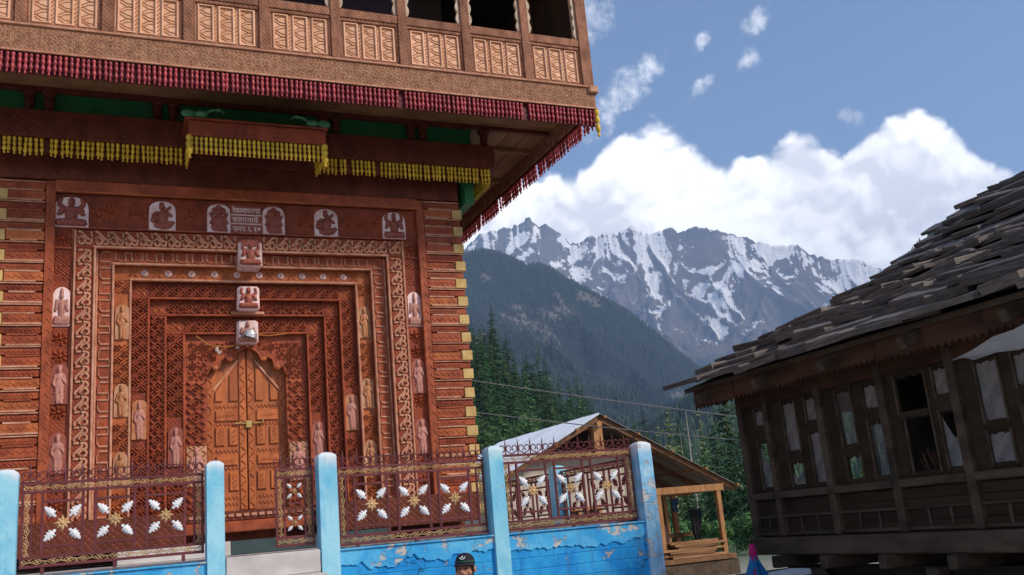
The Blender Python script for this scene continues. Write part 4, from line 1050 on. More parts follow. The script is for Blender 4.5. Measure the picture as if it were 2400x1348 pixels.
# carved lower band and mouldings
FBz0, FBz1 = 7.555, 7.875
fb = bx('carved_floor_band', balc_wood, temple, XC - BH, XC + BH, YB, YB + .06, FBz0, FBz1, .006)
fbr = bx('carved_floor_band', balc_wood, temple, XC + BH - .06, XC + BH - .001, YB + .061, 19.6, FBz0, FBz1, .006)
bx('bead_moulding', wood_edge, fb, XC - BH - .01, XC + BH + .01, YB - .025, YB - .0005, FBz1 - .008, FBz1 + .024, .006)
bx('bead_moulding', wood_edge, fb, XC - BH - .01, XC + BH + .01, YB - .020, YB - .0005, FBz0 - .012, FBz0 + .014, .005)
m_loop = MB()
for k in range(2): pass
ring = [(.30 * cos(2 * pi * i / 10), .30 * sin(2 * pi * i / 10)) for i in range(10)]
mm = MB(); mm.ridge(ring, .10, .06, closed=True)
mm.ridge([(-.5, -.5), (-.2, -.2)], .09, .05); mm.ridge([(.5, .5), (.2, .2)], .09, .05); mm.ridge([(-.5, .5), (-.2, .2)], .09, .05); mm.ridge([(.5, -.5), (.2, -.2)], .09, .05)
ME_INTER = mm.mesh('interlace_motif', balc_leaf)
nn = int(7.7 / .105)
for k in range(nn):
    x = XC + BH - .08 - k * .105
    for z in (7.61, 7.715, 7.82): link('interlace_motif', ME_INTER, fb, (x, YB - .001, z), (0, 0, 0), (.105, .075, .105))
# red fringe
frb = bx('fringe_backboard', red_paint_dark, temple, XC - BH + .02, XC + BH - .02, YB + .045, YB + .06, 7.30, FBz0, .002)
k = 0
x = XC + BH - .045
while x > -1.75:
    if random.random() > .006: link('fringe_pendant', ME_RED, frb, (x + random.uniform(-.007, .007), YB + .02, FBz0 - .008), (random.uniform(-.03, .03), random.uniform(-.035, .035), random.uniform(0, 6)), (1, 1, random.uniform(.96, 1.04)))
    x -= .059
frr = bx('fringe_rail', red_paint_dark, temple, XC + BH - .045, XC + BH - .015, YB + .07, 19.6, FBz0 - .03, FBz0 - .002, .003)
y = YB + .09
while y < 17.2:
    if random.random() > .06: link('fringe_pendant', ME_RED, frr, (XC + BH - .03, y, FBz0 - .025), (random.uniform(-.06, .06), random.uniform(-.06, .06), 0))
    y += .061
link('corner_drop', ME_YELBIG, frb, (XC + BH - .01, YB + .0, FBz0 - .01), (0, 0, 0), (.9, .9, 1.3))
bx('corner_boss', balc_leaf, fb, XC + BH - .11, XC + BH + .045, YB - .05, YB + .08, 7.78, 7.90, .02)
# posts, rails, panels
PW = .062
RZ0, RZ1 = 8.50, 8.625
def balustrade_bay(xa, xb, parent_post):
    """One bay between posts: recessed frame with three tall carved insets."""
    zf0, zf1 = FBz1 + .05, RZ0 - .05
    bay = bx('balustrade_panel', balc_panel, temple, xa, xb, YB + .045, YB + .065, FBz1 + .02, RZ0, .002)
    bx('panel_rail', balc_post, bay, xa, xb, YB + .012, YB + .044, FBz1 + .026, FBz1 + .058, .005)
    bx('panel_rail', balc_post, bay, xa, xb, YB + .012, YB + .044, RZ0 - .045, RZ0 - .002, .005)
    for s_ in (xa, xb - .022): bx('panel_stile', balc_post, bay, s_, s_ + .022, YB + .012, YB + .0445, FBz1 + .060, RZ0 - .047, .005)
    w = (xb - xa - .044); iw = w / 3
    for q in range(3):
        c0 = xa + .022 + iw * q + .026; c1 = c0 + iw - .052
        z0, z1 = FBz1 + .070, RZ0 - .058
        fr = MB()
        for a, b, c, d in ((c0, c0 + .022, z0, z1), (c1 - .022, c1, z0, z1)): fr.box(a, b, YB + .02, YB + .045, c, d, .004)
        fr.box(c0 + .018, c1 - .018, YB + .02, YB + .045, z0, z0 + .018, .004).box(c0 + .018, c1 - .018, YB + .02, YB + .045, z1 - .018, z1, .004)
        fro = fr.build('inset_frame', balc_panel, bay)
        lv = MB(); xm = (c0 + c1) / 2; n = 11
        for i, z in enumerate(run(n, z0 + .03, z1 - .03)):
            s_ = 1 if (i // 2) % 2 else -1
            hwv = (c1 - c0) / 2 - .03
            lv.ridge([(xm - hwv, z - .03 * s_), (xm, z + .012 * s_ + random.uniform(-.006, .006)), (xm + hwv, z + .026 * s_)], .014, .007, YB + .044)
        lv.build('leaf_carving', balc_leaf, bay)
        if q < 2:
            lv = MB()
            for z in run(9, z0, z1): lv.ridge([(c1 + .012, z - .02), (c1 + .030, z + .015)], .016, .010, YB + .044)
            lv.build('leaf_carving', balc_leaf, bay)
xs_posts = [XC + .9 * k for k in range(-4, 6)]
scal = None
def scallop_strip(xside, sg, y, parent):
    pts = [(xside, 8.64)]; z = 8.64; out = []
    n = 9
    for i in range(n * 6 + 1):
        zz = 8.64 + i / 6 * .17
        out.append((xside + sg * (.028 + .026 * abs(sin(i / 6 * pi))), zz))
    poly = [(xside, 8.64)] + out + [(xside, out[-1][1])]
    MB().prism(poly, y - .01, y + .03).build('scalloped_trim', scallop_white, parent)
for i, xp in enumerate(xs_posts):
    last = i == len(xs_posts) - 1
    x1 = xp + (.11 if last else PW); x0 = xp - PW
    po = bx('balcony_post', balc_post, temple, x0, x1, YB - .012, YB + .10, FBz1 + .026, 10.3, .008)
    if i: 
        balustrade_bay(xs_posts[i - 1] + PW, xp - PW, None)
        bx('balcony_rail', balc_post, temple, xs_posts[i - 1] + PW, xp - PW, YB - .0, YB + .09, RZ0 + .001, RZ1, .008)
        scallop_strip(x0, -1, YB + .03, po)
    if not last: scallop_strip(x1, 1, YB + .03, po)
    zz = RZ1 + 1.3
# side balustrade, roof and inner wall above
bx('side_balustrade', balc_panel, temple, XC + BH - .07, XC + BH - .02, YB + .11, 19.5, FBz1, RZ0, .004)
bx('side_rail', balc_post, temple, XC + BH - .09, XC + BH - .0, YB + .11, 19.5, RZ0, RZ1, .006)
for y_ in (12.4, 13.9, 15.4, 16.9, 18.4): bx('balcony_post', balc_post, temple, XC + BH - .12, XC + BH - .01, y_, y_ + .11, RZ1 + .002, 10.3, .006)
bx('side_screen', brown_screen, temple, XC + BH - .10, XC + BH - .05, YB + .3, 19.5, RZ1 + .001, 10.3, 0)
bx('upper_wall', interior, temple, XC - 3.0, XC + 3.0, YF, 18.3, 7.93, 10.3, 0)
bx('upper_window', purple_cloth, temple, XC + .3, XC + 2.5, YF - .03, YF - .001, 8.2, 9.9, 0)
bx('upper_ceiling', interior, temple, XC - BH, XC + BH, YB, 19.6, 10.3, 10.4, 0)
roof_up = MB().prism([(XC - 4.7, 10.42), (XC + 4.7, 10.42), (XC + 4.7, 10.55), (XC, 13.2), (XC - 4.7, 10.55)], 10.6, 19.9).build('upper_roof', slate, temple)

# ================================================================== terrace, steps, boundary wall
tag(bx('temple_terrace', marble, None, -5.5, 5.45, 9.62, 22, .0, 1.88, 0), kind='structure')
YP = 9.5
def plinth_wall(name, x0, x1, label):
    w = thing(name, ((x0 + x1) / 2, YP, 0), label, 'wall')
    bx('masonry', blue_wall, w, x0, x1, YP - .085, YP + .115, 0, 1.80, .012)
    # thick plaster coat over the top course, broken away along its lower edge
    n = int((x1 - x0) / .02); low = [(x0 + (x1 - x0) * i / n, 1.69 + .10 * float(fbm(np.array(i * .11), np.array(x0), 5, 9)) + random.uniform(-.008, .008)) for i in range(n + 1)]
    MB().prism(low + [(x1, 1.845), (x0, 1.845)], YP - .100, YP - .086).build('plaster_coat', blue_lip, w)
    bx('coping', blue_lip, w, x0, x1, YP - .12, YP + .115, 1.8455, 1.862, .004)
    return w
wallA = plinth_wall('boundary_wall', -1.9, 1.04, 'pale blue boundary wall and pillars in front of the temple, left of the steps')
wallB = plinth_wall('boundary_wall', 1.90, 5.67, 'peeling bright blue boundary wall and pillars to the right of the marble steps')
def pillar(parent, x0, x1, zt, mat, y0=YP - .13, y1=YP + .07, zb=1.0, label=None):
    xm, ym = (x0 + x1) / 2, (y0 + y1) / 2; c = .014; w = (x1 - x0) / 2; d = (y1 - y0) / 2
    rings = [(zb, 1.0), (zt - .055, 1.0), (zt - .036, .965), (zt - .010, .58), (zt, .15)]
    m = MB(); V = []; n = 8
    for z, s in rings:
        for u, v in ((-1, -1), (-1 + 2 * c / w, -1), (1 - 2 * c / w, -1), (1, -1), (1, 1), (1 - 2 * c / w, 1), (-1 + 2 * c / w, 1), (-1, 1)):
            uu = u * (1 - (c / w if abs(u) == 1 and abs(v) == 1 else 0)); V.append((xm + uu * w * s, ym + v * d * s, z))
    F = [(i * n + k, i * n + (k + 1) % n, (i + 1) * n + (k + 1) % n, (i + 1) * n + k) for i in range(len(rings) - 1) for k in range(n)]
    F += [tuple(range(n))[::-1], tuple(range((len(rings) - 1) * n, len(rings) * n))]
    o = m.add(V, F).build('pillar', mat, parent)
    if label: o['label'] = label
    return o
pillar(wallA, -.88, -.665, 2.795, blue_pillar)
pillar(wallA, .87, 1.055, 2.775, blue_pillar)
pillar(wallB, 1.915, 2.12, 2.80, blue_pillar)
pillar(wallB, 3.70, 3.885, 2.775, blue_pillar)
pillar(wallB, 5.50, 5.70, 2.735, blue_pillar_old, label='flaking blue and white end pillar')
# ---- marble steps in the gap
steps = thing('marble_steps', (1.48, 8.5, 0), 'pale veined marble steps rising between the blue pillars to the temple gate', 'steps')
for k in range(9):
    zt = 1.88 - k * .21
    if zt < .1: break
    bx('step', marble, steps, 1.046, 1.912, 9.36 - k * .3, 9.36 - k * .3 + (.33 if k else .9), max(0, zt - .21), zt, .008)
dstep = thing('door_step', (XC, 12.3, 1.88), 'low step of white and dark green marble slabs below the temple door', 'step')
for k, (a, b, mt) in enumerate(((-1.6, -.36, marble), (-.358, .62, marble_green), (.622, 1.6, marble_green))):
    bx('slab', mt, dstep, XC + a, XC + b, 12.0, 12.42, 1.882, 2.045, .006)

# ================================================================== wrought iron railings
def curl_mesh():
    m = MB()
    for sg in (-1, 1):
        pts = []
        for i in range(15):
            a = rad(-80 + 300 * i / 14); r_ = .030 - .0008 * i
            pts.append((sg * (.036 + r_ * cos(a)), 0, .062 + r_ * sin(a)))
        pts = [(sg * .075, 0, 0.002), (sg * .055, 0, .012)] + [] + [(sg * .02, 0, .03)] + [(sg * (.038 - .028 * cos(rad(t))), 0, .062 + .03 * sin(rad(t))) for t in range(-20, 250, 26)]
        m.tube(pts, .0065, 5)
    m.tube([(0, 0, 0), (0, 0, .10)], .0075, 5); m.tube([(0, 0, .09), (0, 0, .165)], .009, 5, .002)
    return m.mesh('spear_finial', maroon_iron)
ME_CURL = curl_mesh()
def casting_mesh():
    """Pierced S-scroll strip unit, 1 wide, 1 tall, with a small palmette in the middle."""
    m = MB()
    def arc(cx, cz, r, a0, a1, n=9): return [(cx + r * cos(rad(a0 + (a1 - a0) * i / n)), cz + r * sin(rad(a0 + (a1 - a0) * i / n))) for i in range(n + 1)]
    for sg in (-1, 1):
        m.ridge([(sg * u, v) for u, v in arc(.25, -.08, .23, -80, 190, 12)], .12, .14)
        m.ridge([(sg * u, v) for u, v in arc(.25, -.08, .07, 0, 300, 6)], .09, .14)
    m.ridge([(-.5, .40), (-.38, .28), (-.25, .16)], .11, .12); m.ridge([(.5, .40), (.38, .28), (.25, .16)], .11, .12)
    m.ridge([(-.12, -.42), (0, -.22), (.12, -.42)], .11, .12)
    return m.mesh('scroll_casting', tan_cast)
ME_CAST = casting_mesh()
def leaf_mesh(name, mat):
    m = MB(); out = [(0, 0), (.10, .10), (.06, .22), (.26, .30), (.17, .42), (.25, .52), (.15, .60), (.20, .72), (.10, .78), (.10, .90), (0, 1.0)]
    o = out + [(-u, v) for u, v in out[::-1][1:-1]]
    n = len(o); V = [(u, 0, v) for u, v in o] + [(u * .55, -.14 if abs(u) > .01 else -.10, v * .96 + .02) for u, v in o] + [(0, -.20, .4)]
    F = [(i, (i + 1) % n, n + (i + 1) % n, n + i) for i in range(n)] + [(n + i, n + (i + 1) % n, 2 * n) for i in range(n)]
    V += [(u, .05, v) for u, v in o]; F += [(i, (i + 1) % n, 2 * n + 1 + (i + 1) % n, 2 * n + 1 + i) for i in range(n)] + [tuple(range(2 * n + 1, 3 * n + 1))]
    m.add(V, F); return m.mesh(name, mat)
ME_LEAF = leaf_mesh('cast_leaf', silver_leaf); ME_LEAF_D = leaf_mesh('cast_leaf', maroon_iron)
def ros_mesh(name, mat):
    m = MB()
    for k in range(8):
        a = 2 * pi * k / 8; u = Vector((sin(a), cos(a))); v = Vector((u.y, -u.x)); L = 1.0 if k % 2 == 0 else .86
        pts = [v * .10 + u * .1, v * .20 + u * .5 * L, u * L, -v * .20 + u * .5 * L, -v * .10 + u * .1]
        V = [(p.x, 0, p.y) for p in pts] + [(u.x * .5, -.16, u.y * .5)] + [(p.x, .06, p.y) for p in pts]
        m.add(V, [(0, 1, 5), (1, 2, 5), (2, 3, 5), (3, 4, 5), (4, 0, 5), (6, 7, 8, 9, 10)] + [(i, (i + 1) % 5, 6 + (i + 1) % 5, 6 + i) for i in range(5)])
    n0 = len(m.v); m.lathe([(.28, -.05), (.26, .10), (.12, .22), (.0, .24)], 10); m.v[n0:] = [(p[0], -p[2], p[1]) for p in m.v[n0:]]
    return m.mesh(name, mat)
ME_ROS = ros_mesh('cast_rosette', tan_cast); ME_ROS_D = ros_mesh('cast_rosette', maroon_iron)

def railing(name, base, w, h, label, group, cells=3, yaw=0.0, plain=False, spikes=True, sub=True):
    """Panel of square bars with cast scroll borders and leaf crosses. Local x runs 0..w, z 0..h."""
    R = Matrix.Rotation(yaw, 3, 'Z'); B = Vector(base)
    t = thing(name, base, label, 'railing' if cells > 1 else 'gate', group)
    def G(x, y, z): return B + R @ Vector((x, y, z))
    def bar(x0, z0, x1, z1, s=.024):
        L = math.hypot(x1 - x0, z1 - z0); mb = MB().box(-L / 2, L / 2, -s / 2, s / 2, -s / 2, s / 2, .003)
        c = G((x0 + x1) / 2, 0, (z0 + z1) / 2)
        a = -math.atan2(z1 - z0, x1 - x0)
        o = link('bar', mb.mesh('bar', maroon_iron), t, c, (Matrix.Rotation(yaw, 3, 'Z') @ Matrix.Rotation(a, 3, 'Y')).to_euler())
    bt = .075 * h / .76
    e = .014
    for z in (e, bt + e, h - bt - e, h - e): bar(0, z, w, z, .026)
    for x in (e, bt + e, w - bt - e, w - e): bar(x, bt + e, x, h - bt - e, .020)
    bar(e, 0, e, h, .022); bar(w - e, 0, w - e, h, .022)
    def cast(x, z, s, a):
        link('scroll_casting', ME_CAST, t, G(x, -.004, z), (Matrix.Rotation(yaw, 3, 'Z') @ Matrix.Rotation(a, 3, 'Y')).to_euler(), (s[0], .09, s[1]))
    n = max(2, round((w - .04) / .125))
    for z, f in ((bt / 2 + e, pi), (h - bt / 2 - e, 0)):
        for k in range(n): cast(.02 + (w - .04) * (k + .5) / n, z, ((w - .04) / n, bt * .86), f if not (k % 2) else pi - f)
    nv = max(2, round((h - 2 * bt) / .12))
    for x, f in ((bt / 2 + e, pi / 2), (w - bt / 2 - e, -pi / 2)):
        for k in range(nv): cast(x, bt + 2 * e + (h - 2 * bt - 4 * e) * (k + .5) / nv, ((h - 2 * bt - 4 * e) / nv, bt * .86), f)
    xi0, xi1 = bt + 2 * e + .02, w - bt - 2 * e - .02; zi0, zi1 = bt + 2 * e, h - bt - 2 * e
    if cells > 1:
        cw = (xi1 - xi0) / cells; hs = cw * .38
        for k in range(cells):
            xm = xi0 + cw * (k + .5); zm = (zi0 + zi1) / 2; hz = (zi1 - zi0) / 2 - .075
            bar(xm - hs, zi0, xm - hs, zi1); bar(xm + hs, zi0, xm + hs, zi1)
            bar(xm - hs, zm - hz, xm + hs, zm - hz, .022); bar(xm - hs, zm + hz, xm + hs, zm + hz, .022)
            cross(t, G, R, yaw, xm, zm, min(hs, hz) * 1.24, plain)
    else:
        zm = (zi0 + zi1) / 2; bar(xi0, zm - .035, xi1, zm - .035, .02); bar(xi0, zm + .035, xi1, zm + .035, .02)
        for zc in ((zi0 + zm - .035) / 2, (zi1 + zm + .035) / 2): cross(t, G, R, yaw, (xi0 + xi1) / 2, zc, (xi1 - xi0) * .74, plain)
    if spikes:
        n = max(3, round(w / .142))
        for k in range(n): link('spear_finial', ME_CURL, t, G(w * (k + .5) / n, 0, h), (0, 0, yaw))
    for x in (w * .12, w * .5, w * .88): 
        if cells > 1: bar(x, -.055, x, 0, .03)
    return t
def cross(t, G, R, yaw, xm, zm, s, plain):
    link('cast_rosette', ME_ROS_D if plain else ME_ROS, t, G(xm, -.006, zm), (0, 0, yaw), (s * .36, .07, s * .36))
    for k in range(4):
        a = pi / 4 + k * pi / 2
        link('cast_leaf', ME_LEAF_D if plain else ME_LEAF, t, G(xm + sin(a) * s * .36, -.006, zm + cos(a) * s * .36), (Matrix.Rotation(yaw, 3, 'Z') @ Matrix.Rotation(a, 3, 'Y')).to_euler(), (s * .80, .11, s * .68))
GR = 'iron railing panels along the boundary wall'
railing('iron_railing', (-.66, YP, 1.94), 1.53, .735, 'maroon iron railing with white leaf crosses, left of the marble steps', GR)
railing('iron_railing', (2.125, YP, 1.885), 1.57, .765, 'maroon iron railing with white leaf crosses, in front of the temple corner', GR)
railing('iron_railing', (3.89, YP, 1.88), 1.60, .80, 'maroon iron railing with white leaf crosses, rightmost, with the hut behind it', GR)
railing('iron_gate', (1.525, YP + .02, 1.925), .375, .745, 'narrow maroon iron gate leaf with two leaf crosses beside the blue pillar', None, cells=1)
# side of the terrace: pillar and plain railings running back
sidew = thing('terrace_side_wall', (5.6, 13, 0), 'blue pillar and low wall behind the rightmost railing panel', 'wall')
bx('masonry', blue_wall, sidew, 5.455, 5.665, YP + .12, 17.5, 0, 1.80, .01)
pillar(sidew, 5.48, 5.68, 2.66, blue_pillar, 11.55, 11.75, 1.79)
pillar(sidew, 5.48, 5.68, 2.66, blue_pillar, 13.75, 13.95, 1.79)
railing('iron_railing', (5.58, 11.76, 1.86), 1.98, .72, 'plain maroon iron railing behind the rear blue pillar', 'side railings of the terrace', yaw=rad(90), plain=True, spikes=False)
railing('iron_railing', (5.58, 9.60, 1.86), 1.94, .72, 'plain maroon iron railing running back from the end pillar', 'side railings of the terrace', yaw=rad(90), plain=True, spikes=False)

# ================================================================== old timber house with slate roof
XH = 8.0
house = thing('old_timber_house', (12, 7.5, 0), 'dark weathered timber house with a slate roof and broken gallery windows', 'house')
YE = 10.72
posts = [YE, 10.17, 9.15, 8.12, 7.12, 6.10, 5.08, 4.06]
for i, y in enumerate(posts):
    w = .055 if i != 1 else .045
    m = MB().box(XH - .06, XH + .05, y - w, y + w, 1.50, 3.34, .012)
    m.build('gallery_post', old_wood, house)
bx('sill_beam', old_wood, house, XH - .10, XH + .10, 3.6, YE + .09, 1.28, 1.495, .015)
bx('top_plate', old_red, house, XH - .04, XH + .10, 3.6, YE + .07, 3.20, 3.42, .012)
# lower panels: boards, battens and rails
for i in range(len(posts) - 1):
    a, b = posts[i + 1] + .056, posts[i] - .056
    bay = bx('panel_back', old_board, house, XH + .03, XH + .05, a, b, 1.497, 1.965, .002)
    bx('gallery_rail', old_wood, house, XH - .075, XH + .045, a, b, 1.97, 2.06, .012)
    nb = 2 if i == 0 else 3
    for k in range(4):
        z0 = 1.51 + k * .113
        bx('board', old_board, bay, XH + .006 + .004 * (k % 2), XH + .029, a + .004, b - .004, z0, z0 + .108, .004)
    bx('batten', old_wood, bay, XH - .022, XH + .004, a, b, 1.735, 1.765, .005)
    bx('batten', old_wood, bay, XH - .022, XH + .004, a, b, 1.515, 1.555, .005)
    for k in range(1, nb): bx('batten', old_wood, bay, XH - .018, XH + .004, a + (b - a) * k / nb - .016, a + (b - a) * k / nb + .016, 1.556, 1.734, .004)
def glass_material(name, tint, clear):
    m = bpy.data.materials.new(name); m.use_nodes = True
    T = NT(m.node_tree); b = T.n['Principled BSDF']; out = T.n['Material Output']
    tc_ = T.new('ShaderNodeTexCoord')
    n = T.noise(tc_.outputs['Object'], 5, 6, .65)
    T.put(b.inputs['Base Color'], T.mix(T.step(n, .3, .7), tint, tuple(q * .6 for q in tint)))
    b.inputs['Roughness'].default_value = .25; b.inputs['Specular IOR Level'].default_value = .5
    tr = T.new('ShaderNodeBsdfTransparent'); mx = T.new('ShaderNodeMixShader')
    T.put(mx.inputs[0], T.math('MULTIPLY', T.step(n, .2, .7, .75, 1.0), clear)); T.l.new(b.outputs[0], mx.inputs[1]); T.l.new(tr.outputs[0], mx.inputs[2])
    T.l.new(mx.outputs[0], out.inputs[0])
    return m
dusty = glass_material('dusty_grey_glass', (.27, .265, .25), .30)
clearer = glass_material('smeared_clear_glass', (.16, .17, .17), .75)
# window lights: (y0, y1, z0, z1, kind)
LIGHTS = [(10.25, 10.44, 2.92, 3.14, 'd'), (10.25, 10.45, 2.11, 2.72, 'b'),
          (9.62, 9.86, 2.53, 3.15, 'd'), (9.62, 9.86, 2.11, 2.40, 'x'), (9.21, 9.42, 2.86, 3.15, 'd'), (9.21, 9.42, 2.11, 2.73, 'd'),
          (8.62, 8.86, 2.50, 3.14, 'c'), (8.62, 8.86, 2.11, 2.38, 'o'), (8.19, 8.41, 2.86, 3.14, 'd'), (8.19, 8.41, 2.11, 2.71, 'c'),
          (7.50, 7.92, 2.75, 3.15, 'o'), (7.50, 7.86, 2.11, 2.70, 'o'), (7.19, 7.38, 2.86, 3.15, 'd'), (7.19, 7.38, 2.11, 2.70, 'b'),
          (6.58, 6.84, 2.52, 3.12, 'd'), (6.58, 6.84, 2.11, 2.42, 'd'), (6.17, 6.40, 2.80, 3.12, 'd'), (6.17, 6.40, 2.11, 2.66, 'd'),
          (5.56, 5.82, 2.5, 3.12, 'd'), (5.56, 5.82, 2.11, 2.4, 'd'), (5.15, 5.38, 2.8, 3.12, 'd'), (5.15, 5.38, 2.11, 2.66, 'd'),
          (4.5, 4.8, 2.5, 3.12, 'd'), (4.5, 4.8, 2.11, 2.4, 'd'), (4.12, 4.36, 2.11, 3.12, 'd')]
def lit_poly(y0, y1, z0, z1):
    """Light with a small ogee head and foot."""
    ym = (y0 + y1) / 2; w = (y1 - y0) / 2; d = .035
    top = [(ym + w * u, z1 - d * v) for u, v in ((1, .9), (.7, .3), (.45, .9), (.2, .3), (0, 0), (-.2, .3), (-.45, .9), (-.7, .3), (-1, .9))]
    bot = [(ym + w * u, z0 + d * .8 * v) for u, v in ((-1, .8), (-.6, .2), (-.3, .7), (0, .1), (.3, .7), (.6, .2), (1, .8))]
    return top + bot
cols = {}
for L in LIGHTS: cols.setdefault((L[0] if abs(L[0] - 7.5) > .05 else 7.5), []).append(L)
for i in range(len(posts) - 1):
    a, b = posts[i + 1] + .056, posts[i] - .056
    inb = [L for L in LIGHTS if a - .03 < (L[0] + L[1]) / 2 < b + .03]
    ys = sorted({(round(min(L[0] for L in inb if abs(L[0] - q) < .06), 3), round(max(L[1] for L in inb if abs(L[0] - q) < .06), 3)) for q in {L[0] for L in inb}})
    # mullions: everything between the lights of a bay, coloured darker for the shaded gaps
    cur = a
    for y0, y1 in ys:
        if y0 - cur > .015: bx('mullion', old_board, house, XH + .004, XH + .045, cur + .001, y0, 2.061, 3.199, .006)
        cur = y1
    if b - cur > .015: bx('mullion', old_board, house, XH + .004, XH + .045, cur, b - .001, 2.061, 3.199, .006)
    for y0, y1 in ys:
        LL = sorted([L for L in inb if y0 - .03 <= L[0] <= y1], key=lambda L: L[2]); z = 2.061
        for L in LL:
            bx('transom', old_board, house, XH - .008, XH + .028, y0 - .004, y1 + .004, z, L[2] + .012, .004); z = L[3] - .012
        bx('transom', old_board, house, XH - .008, XH + .028, y0 - .004, y1 + .004, z, 3.199, .004)
for y0, y1, z0, z1, k in LIGHTS:
    fr = MB(); pl = lit_poly(y0, y1, z0, z1)
    # ogee frame: rectangle minus light, as a thin cut board
    x = XH + .004
    outer = [(y1 + .0, z1 + .0), (y0 - .0, z1 + .0)]
    topb = [(y1, z1 + .005)] + pl[:9] + [(y0, z1 + .005)]; fr.prism(topb, x - .012, x + .02, 'x')
    fr.build('cusped_head', old_board, house)
    for a_, b_ in ((y0 - .022, y0 + .004), (y1 - .004, y1 + .022)): bx('light_frame', old_wood, house, XH - .022, XH + .006, a_, b_, z0 - .02, z1 + .02, .004)
    if k == 'o': continue
    if k in 'dc': MB().prism(pl, x + .006, x + .010, 'x').build('pane', dusty if k == 'd' else clearer, house)
    elif k == 'b':
        MB().prism([(y1, z0 + .02), (y0, z0 + .02), (y0, z0 + (z1 - z0) * .62), (y0 + (y1 - y0) * .35, z0 + (z1 - z0) * .5), (y0 + (y1 - y0) * .55, z0 + (z1 - z0) * .62), (y1, z0 + (z1 - z0) * .9)][::1], x + .006, x + .010, 'x').build('broken_pane', dusty, house)
    elif k == 'x':
        MB().prism([(y1, z0 + .02), (y0, z0 + .02), (y0, z0 + .24), (y0 + .10, z0 + .07), (y1, z0 + .14)], x + .006, x + .010, 'x').build('broken_pane', dusty, house)
# far end of the gallery: posts and open lights
for x in (8.55, 9.1, 9.65, 10.2): bx('end_post', old_wood, house, x - .05, x + .05, YE - .05, YE + .05, 1.5, 3.3, .01)
bx('end_rail', old_wood, house, XH + .06, 10.6, YE - .04, YE + .04, 1.98, 2.06, .01)
bx('end_panel', old_board, house, XH + .06, 10.6, YE - .02, YE + .0, 1.497, 1.978, .004)
bx('end_plate', old_wood, house, XH + .11, 10.6, YE - .06, YE + .06, 3.1, 3.42, .01)
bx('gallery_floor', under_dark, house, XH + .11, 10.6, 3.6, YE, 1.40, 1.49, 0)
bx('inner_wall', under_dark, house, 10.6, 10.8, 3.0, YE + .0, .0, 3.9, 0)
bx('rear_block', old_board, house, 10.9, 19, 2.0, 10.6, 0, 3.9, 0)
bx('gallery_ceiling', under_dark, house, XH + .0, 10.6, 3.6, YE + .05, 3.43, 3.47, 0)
# sack and broken sticks in the open light
m = MB()
for k in range(9): m.tube([(XH + .12 + .03 * k % .1, 7.52 + .035 * k, 2.05), (XH + .10, 7.50 + .04 * k + random.uniform(-.05, .05), 2.30 + .06 * sin(k * 1.3))], .016, 5)
stk = m.build('stick_bundle', old_red); tag(stk, 'dark bundle of sticks standing in the open gallery window', 'sticks')
# under the gallery: joist ends, lower wall coloured near black for the shade there, stones
for y in (10.2, 9.3, 8.35, 7.4, 6.5, 5.5): bx('joist_end', old_wood, house, XH - .22, XH + 1.2, y - .06, y + .06, 1.13, 1.278, .015)
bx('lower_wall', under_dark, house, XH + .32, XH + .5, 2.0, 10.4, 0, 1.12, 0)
for y in (10.3, 8.0, 5.6): bx('lower_post', old_wood, house, XH + .1, XH + .28, y - .09, y + .09, 0, 1.12, .02)
# carved fascia with scalloped foot
def fascia(y0, y1, x, ztop, zbot, name='scalloped_fascia'):
    n = int(abs(y1 - y0) / .085); pts = []
    for i in range(n):
        for t in range(4):
            f = (i + t / 4) / n; dz = .045 * abs(sin(t / 4 * pi)) ; pts.append((y0 + (y1 - y0) * f, zbot + dz + random.uniform(-.004, .004)))
    pts.append((y1, zbot))
    poly = pts + [(y1, ztop), (y0, ztop)]
    return MB().prism(poly, x, x + .03, 'x').build(name, old_red, house)
for k, (a, b) in enumerate(((11.02, 10.12), (10.11, 8.9), (8.89, 7.6), (7.59, 6.2), (6.19, 4.8), (4.79, 3.4))): fascia(a, b, 7.47 + .006 * (k % 2), 3.56, 3.26 + .012 * (k % 3 - 1))
m = MB(); n = 9; poly = [(7.50 + .055 * i, 3.30 + .045 * (i % 2)) for i in range(n + 1)] + [(8.0, 3.62), (7.50, 3.56)]
m.prism(poly, 11.0, 11.03).build('scalloped_fascia', old_red, house)

